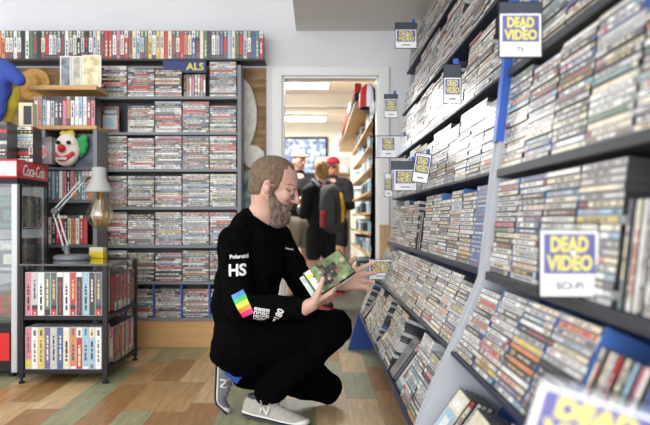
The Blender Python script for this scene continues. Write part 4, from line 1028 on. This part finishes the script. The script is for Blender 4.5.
# cases in the hands
def held(name, ctr, lab, covercols, dz=0, shift=(0, 0, 0)):
    ex = V((.832, 0.06, .555)).normalized(); dn = V((.47, -.52, -.70)); dn = (dn-ex*dn.dot(ex)).normalized(); nz = ex.cross(-dn).normalized()
    if nz.y > 0: nz = -nz
    ey = nz.cross(ex)
    e = empty(name, ctr); tag(e, lab, 'disc case', 'cases in the man\'s hands'); q = frame(ex, ey, nz, V(ctr)+V(shift))
    L, D, T = .19, .135, .014
    under(MB().box((-L/2, -D/2, -T), (L/2, D/2, 0), M=q).build('shell', M['black'] if covercols[0] else mat('clear_case', rgb(200, 214, 206), .3), bevel=.002), e)
    under(MB().box((-L/2+.004, -D/2+.004, 0), (L/2-.004, D/2-.004, .0006), M=q).build('cover', mat('cover_print', covercols[1], .35, noise=(24, covercols[2], (1, 1, 1)), coat=.6)), e)
    return e, q
e, q = held('disc_case', CASEC, 'green-covered disc case held tilted in the man\'s right hand', (1, rgb(44, 62, 32), rgb(124, 146, 88)))
under(MB().ell((0, 0, 0), (1, 1, 1)).build('x', M['black']), e) if False else None
mb = MB(); r_ = random.Random(5)
for i in range(44):
    x = r_.gauss(-.002, .028); y = r_.gauss(-.006, .024); w_ = r_.uniform(.008, .026); c_ = r_.choice((rgb(22, 18, 16), rgb(44, 34, 30), rgb(110, 84, 70), rgb(170, 154, 136), rgb(20, 24, 20), rgb(34, 26, 22), rgb(30, 26, 24)))
    mb.box((x-w_/2, y-w_/2, .0007), (x+w_/2, y+w_/2, .0010+i*.00002), c_, q)
under(mb.build('cover_picture', M['plain']), e)
under(MB().box((-.086, -.06, .0007), (-.06, .06, .0011), M=q).build('cover_band', mat('band_white', rgb(226, 232, 220), .4)), e)
under(MB().lathe([(.001, .0012), (.011, .0012), (.011, .0006)], (0, 0, 0), 16, M=None).build('rating_dot', mat('dot_yellow', rgb(240, 214, 40), .4)), e)
bpy.data.objects['rating_dot'].data.transform(q @ Matrix.Translation((-.073, .032, .0005)))
e2, q2 = held('disc_case', CASEC+V((-.012, .022, -.022)), 'clear-edged disc case held behind the green-covered one', (0, rgb(206, 214, 206), rgb(150, 170, 150)))

# people in the back room
def standing(name, x, Y, hgt, face, top_m, leg_m, skin_m, lab, shorts=True, arm='down', lean=0, wide=1.0):
    e = empty(name, (x, Y, 0)); tag(e, lab, 'person', 'people in the back room'); k = hgt/1.75; q = Matrix.Translation((x, Y, 0)) @ Matrix.Rotation(face, 4, 'Z') @ Matrix.Scale(k, 4)
    T_ = lambda a_, b_, c_: q @ V((a_, b_, c_))         # local: faces -Y, x to the side
    b = MB(); sh = .19*wide
    b.ell(T_(0, -.01+lean, 1.645), (.075*k, .095*k, .10*k)); b.ell(T_(0, -.035+lean, 1.60), (.055*k, .065*k, .07*k)); b.ell(T_(0, -.11+lean, 1.61), (.012*k, .018*k, .018*k))
    for s in (-1, 1): b.ell(T_(.076*s, lean, 1.62), (.012*k, .02*k, .03*k))
    b.chain([T_(0, .01+lean, 1.58), T_(0, .01, 1.45)], [.055*k, .06*k]); b.chain([T_(0, 0, 1.40), T_(0, 0, 1.0)], [.11*k, .11*k])
    arms = {}
    for s in (-1, 1):
        if arm == 'down': pts = [T_(sh*s, 0, 1.40), T_(.24*s*wide, .02, 1.12), T_(.23*s*wide, -.08, .88)]
        else: pts = [T_(sh*s, 0, 1.40), T_(.24*s*wide, -.02, 1.13), T_(.15*s, -.24, 1.18)]
        arms[s] = pts; b.chain(pts, [.05*k, .04*k, .03*k])
        d = (pts[2]-pts[1]).normalized(); sd = (q.to_3x3() @ V((0, -1, .3))).normalized() if arm == 'down' else V((0, 0, 1))
        nn = (q.to_3x3() @ V((-s, 0, 0))).normalized()
        hand(b, pts[2]+d*.02, d, nn, sd, [(.3, .4, .3)]*4, (.2, .2), .08, k*.95)
        b.chain([T_(.09*s, 0, .92), T_(.10*s, -.01, .50), T_(.10*s, .02, .09)], [.09*k, .066*k, .042*k]); b.chain([T_(.10*s, .03, .05), T_(.11*s, -.12, .04)], [.035*k, .03*k])
    under(remesh(b.build('body', skin_m), .0075, 3), e)
    b = MB(); b.ell(T_(0, 0, 1.30), (.20*k*wide, .135*k, .20*k)); b.ell(T_(0, 0, 1.10), (.185*k*wide, .135*k, .20*k)); b.ell(T_(0, 0, 1.40), (.15*k*wide, .10*k, .10*k)); b.chain([T_(-.15*wide, 0, 1.42), T_(.15*wide, 0, 1.42)], [.075*k, .075*k])
    b.chain([T_(0, .0, 1.44), T_(0, .005, 1.49)], [.085*k, .07*k])
    for s in (-1, 1):
        p = arms[s]; b.chain([p[0], p[1], p[1]+(p[2]-p[1])*.92], [.078*k, .062*k, .047*k])
    under(remesh(b.build('jacket', top_m), .013, 5, (.02, .07)), e)
    b = MB(); b.ell(T_(0, 0, .93), (.18*k*wide, .13*k, .12*k))
    zz = .66 if shorts else .10
    for s in (-1, 1): b.chain([T_(.09*s, 0, .90), T_(.105*s, -.01, max(zz, .74) if shorts else .5), T_(.105*s, 0, zz)], [.11*k, .095*k, (.095 if shorts else .07)*k])
    under(remesh(b.build('shorts' if shorts else 'trousers', leg_m), .012, 4), e)
    for s in (-1, 1):
        o = MB().chain([T_(.10*s, .05, .045), T_(.105*s, -.06, .045), T_(.11*s, -.15, .035)], [.042*k, .044*k, .034*k]).build('shoe', M['black']); under(remesh(o, .008, 3), e)
        under(MB().box((-.045*k, -.19*k, 0), (.045*k, .09*k, .018), M=Matrix.Translation(T_(.105*s, 0, 0)) @ Matrix.Rotation(face, 4, 'Z')).build('sole', mat('shoe_sole', rgb(214, 52, 44), .6), bevel=.006), e)
    return e, q, k, T_
skin2 = mat('skin_light', rgb(220, 172, 148), .6)
def hat(e, T_, k, m, lean=0, brimdir=-1, camo=None):
    b = MB().ell(T_(0, 0+lean, 1.68), (.084*k, .102*k, .085*k), seg=24, rings=16)
    keep = [f for f in b.f if sum(V(b.v[i]).z for i in f)/len(f) > T_(0, 0, 1.675).z]; b.f = keep; b.c = [(1, 1, 1)]*len(keep)
    o = b.build('cap', m, smooth=True); s = o.modifiers.new('s', 'SOLIDIFY'); s.thickness = .006; s.offset = 1; under(o, e)
    under(MB().ell(T_(0, -.125+lean, 1.68), (.062*k, .07*k, .010*k)).build('cap_brim', m, smooth=True), e)
# person with camouflage cap at left
e, q, k, T_ = standing('person', P(299, 0, 7.2).x, 7.2, 1.68, R(35), mat('dark_jacket', rgb(30, 31, 34), .9), mat('stone_shorts', rgb(150, 142, 128), .9), skin2, 'person in camouflage cap and dark jacket standing behind the crouching man\'s face', arm='front')
hat(e, T_, k, mat('camouflage', rgb(120, 112, 74), .9, noise=(26, rgb(214, 204, 168), (1, 1, 1))))
# tall person with red and black cap and glasses behind
e, q, k, T_ = standing('person', P(333, 0, 8.0).x, 8.0, 1.68, R(-15), mat('black_hoodie', rgb(24, 24, 26), .9), mat('black_shorts', rgb(30, 30, 32), .9), mat('skin_tan', rgb(196, 140, 112), .6), 'person in red and black cap with glasses, farthest back behind the backpack wearer', arm='front')
hat(e, T_, k, mat('red_black_cap', rgb(170, 24, 44), .8, noise=(4, rgb(28, 22, 24), (3, 1, 1))))
b = MB()
for s in (-1, 1): b.box((.012*s if s > 0 else -.058, -.106, 1.615), (.058 if s > 0 else -.012, -.100, 1.64), M=q)
b.box((-.075, -.104, 1.63), (.075, -.098, 1.636), M=q); under(b.build('glasses', M['black']), e)
# youth with backpack, back to us
BX = P(321, 0, 6.5).x
e, q, k, T_ = standing('person', BX, 6.5, 1.50, R(212), mat('black_top', rgb(22, 22, 25), .9), mat('black_shorts2', rgb(24, 24, 26), .9), skin2, 'blond youth in black clothes wearing a large backpack, back to the camera', arm='front', wide=.95)
b = MB().ell(T_(0, .012, 1.665), (.088*k, .104*k, .098*k)); b.ell(T_(0, .05, 1.61), (.075*k, .06*k, .075*k)); b.ell(T_(0, -.06, 1.72), (.06*k, .05*k, .035*k))
under(remesh(b.build('hair', mat('blond_hair', rgb(176, 138, 92), .9, noise=(40, rgb(120, 84, 50), (1, 1, .3)))), .009, 2, (.02, .03)), e)
bp = empty('backpack', T_(0, .22, 1.2)); tag(bp, 'big grey and black backpack with yellow stripe and red bottle on the youth\'s back', 'backpack')
b = MB().ell(T_(0, .235, 1.20), (.165*k, .11*k, .27*k), Matrix.Rotation(R(212), 3, 'Z')); b.ell(T_(0, .255, 1.06), (.16*k, .10*k, .16*k), Matrix.Rotation(R(212), 3, 'Z')); b.ell(T_(0, .20, 1.36), (.14*k, .08*k, .12*k), Matrix.Rotation(R(212), 3, 'Z'))
under(remesh(b.build('pack', mat('grey_nylon', rgb(62, 64, 66), .7)), .012, 4), bp)
b = MB().chain([T_(-.06, .33, 1.36), T_(-.075, .355, 1.2), T_(-.07, .35, 1.05)], [.016, .02, .016]); under(b.build('stripe', mat('pack_yellow', rgb(206, 160, 40), .7), smooth=True), bp)
b = MB().chain([T_(.02, .33, 1.34), T_(.02, .355, 1.2), T_(.02, .35, 1.02)], [.008, .008, .008]); under(b.build('zip', M['black'], smooth=True), bp)
b = MB()
for s in (-1, 1): b.chain([T_(.10*s, .14, 1.45), T_(.11*s, 0, 1.53), T_(.12*s, -.12, 1.40)], [.022, .022, .02])
under(remesh(b.build('strap', mat('grey_nylon2', rgb(84, 86, 88), .7)), .010, 3), bp)
bt = empty('water_bottle', T_(.155, .29, 1.02)); tag(bt, 'red water bottle in the side pocket of the backpack', 'bottle')
under(MB().bar(T_(.155, .29, .98), T_(.155, .29, 1.13), .032, 16).build('body', mat('bottle_red', rgb(150, 30, 46), .3)), bt); under(MB().bar(T_(.155, .29, 1.13), T_(.155, .29, 1.17), .024, 16).build('cap', mat('bottle_cap', rgb(200, 50, 60), .4)), bt)
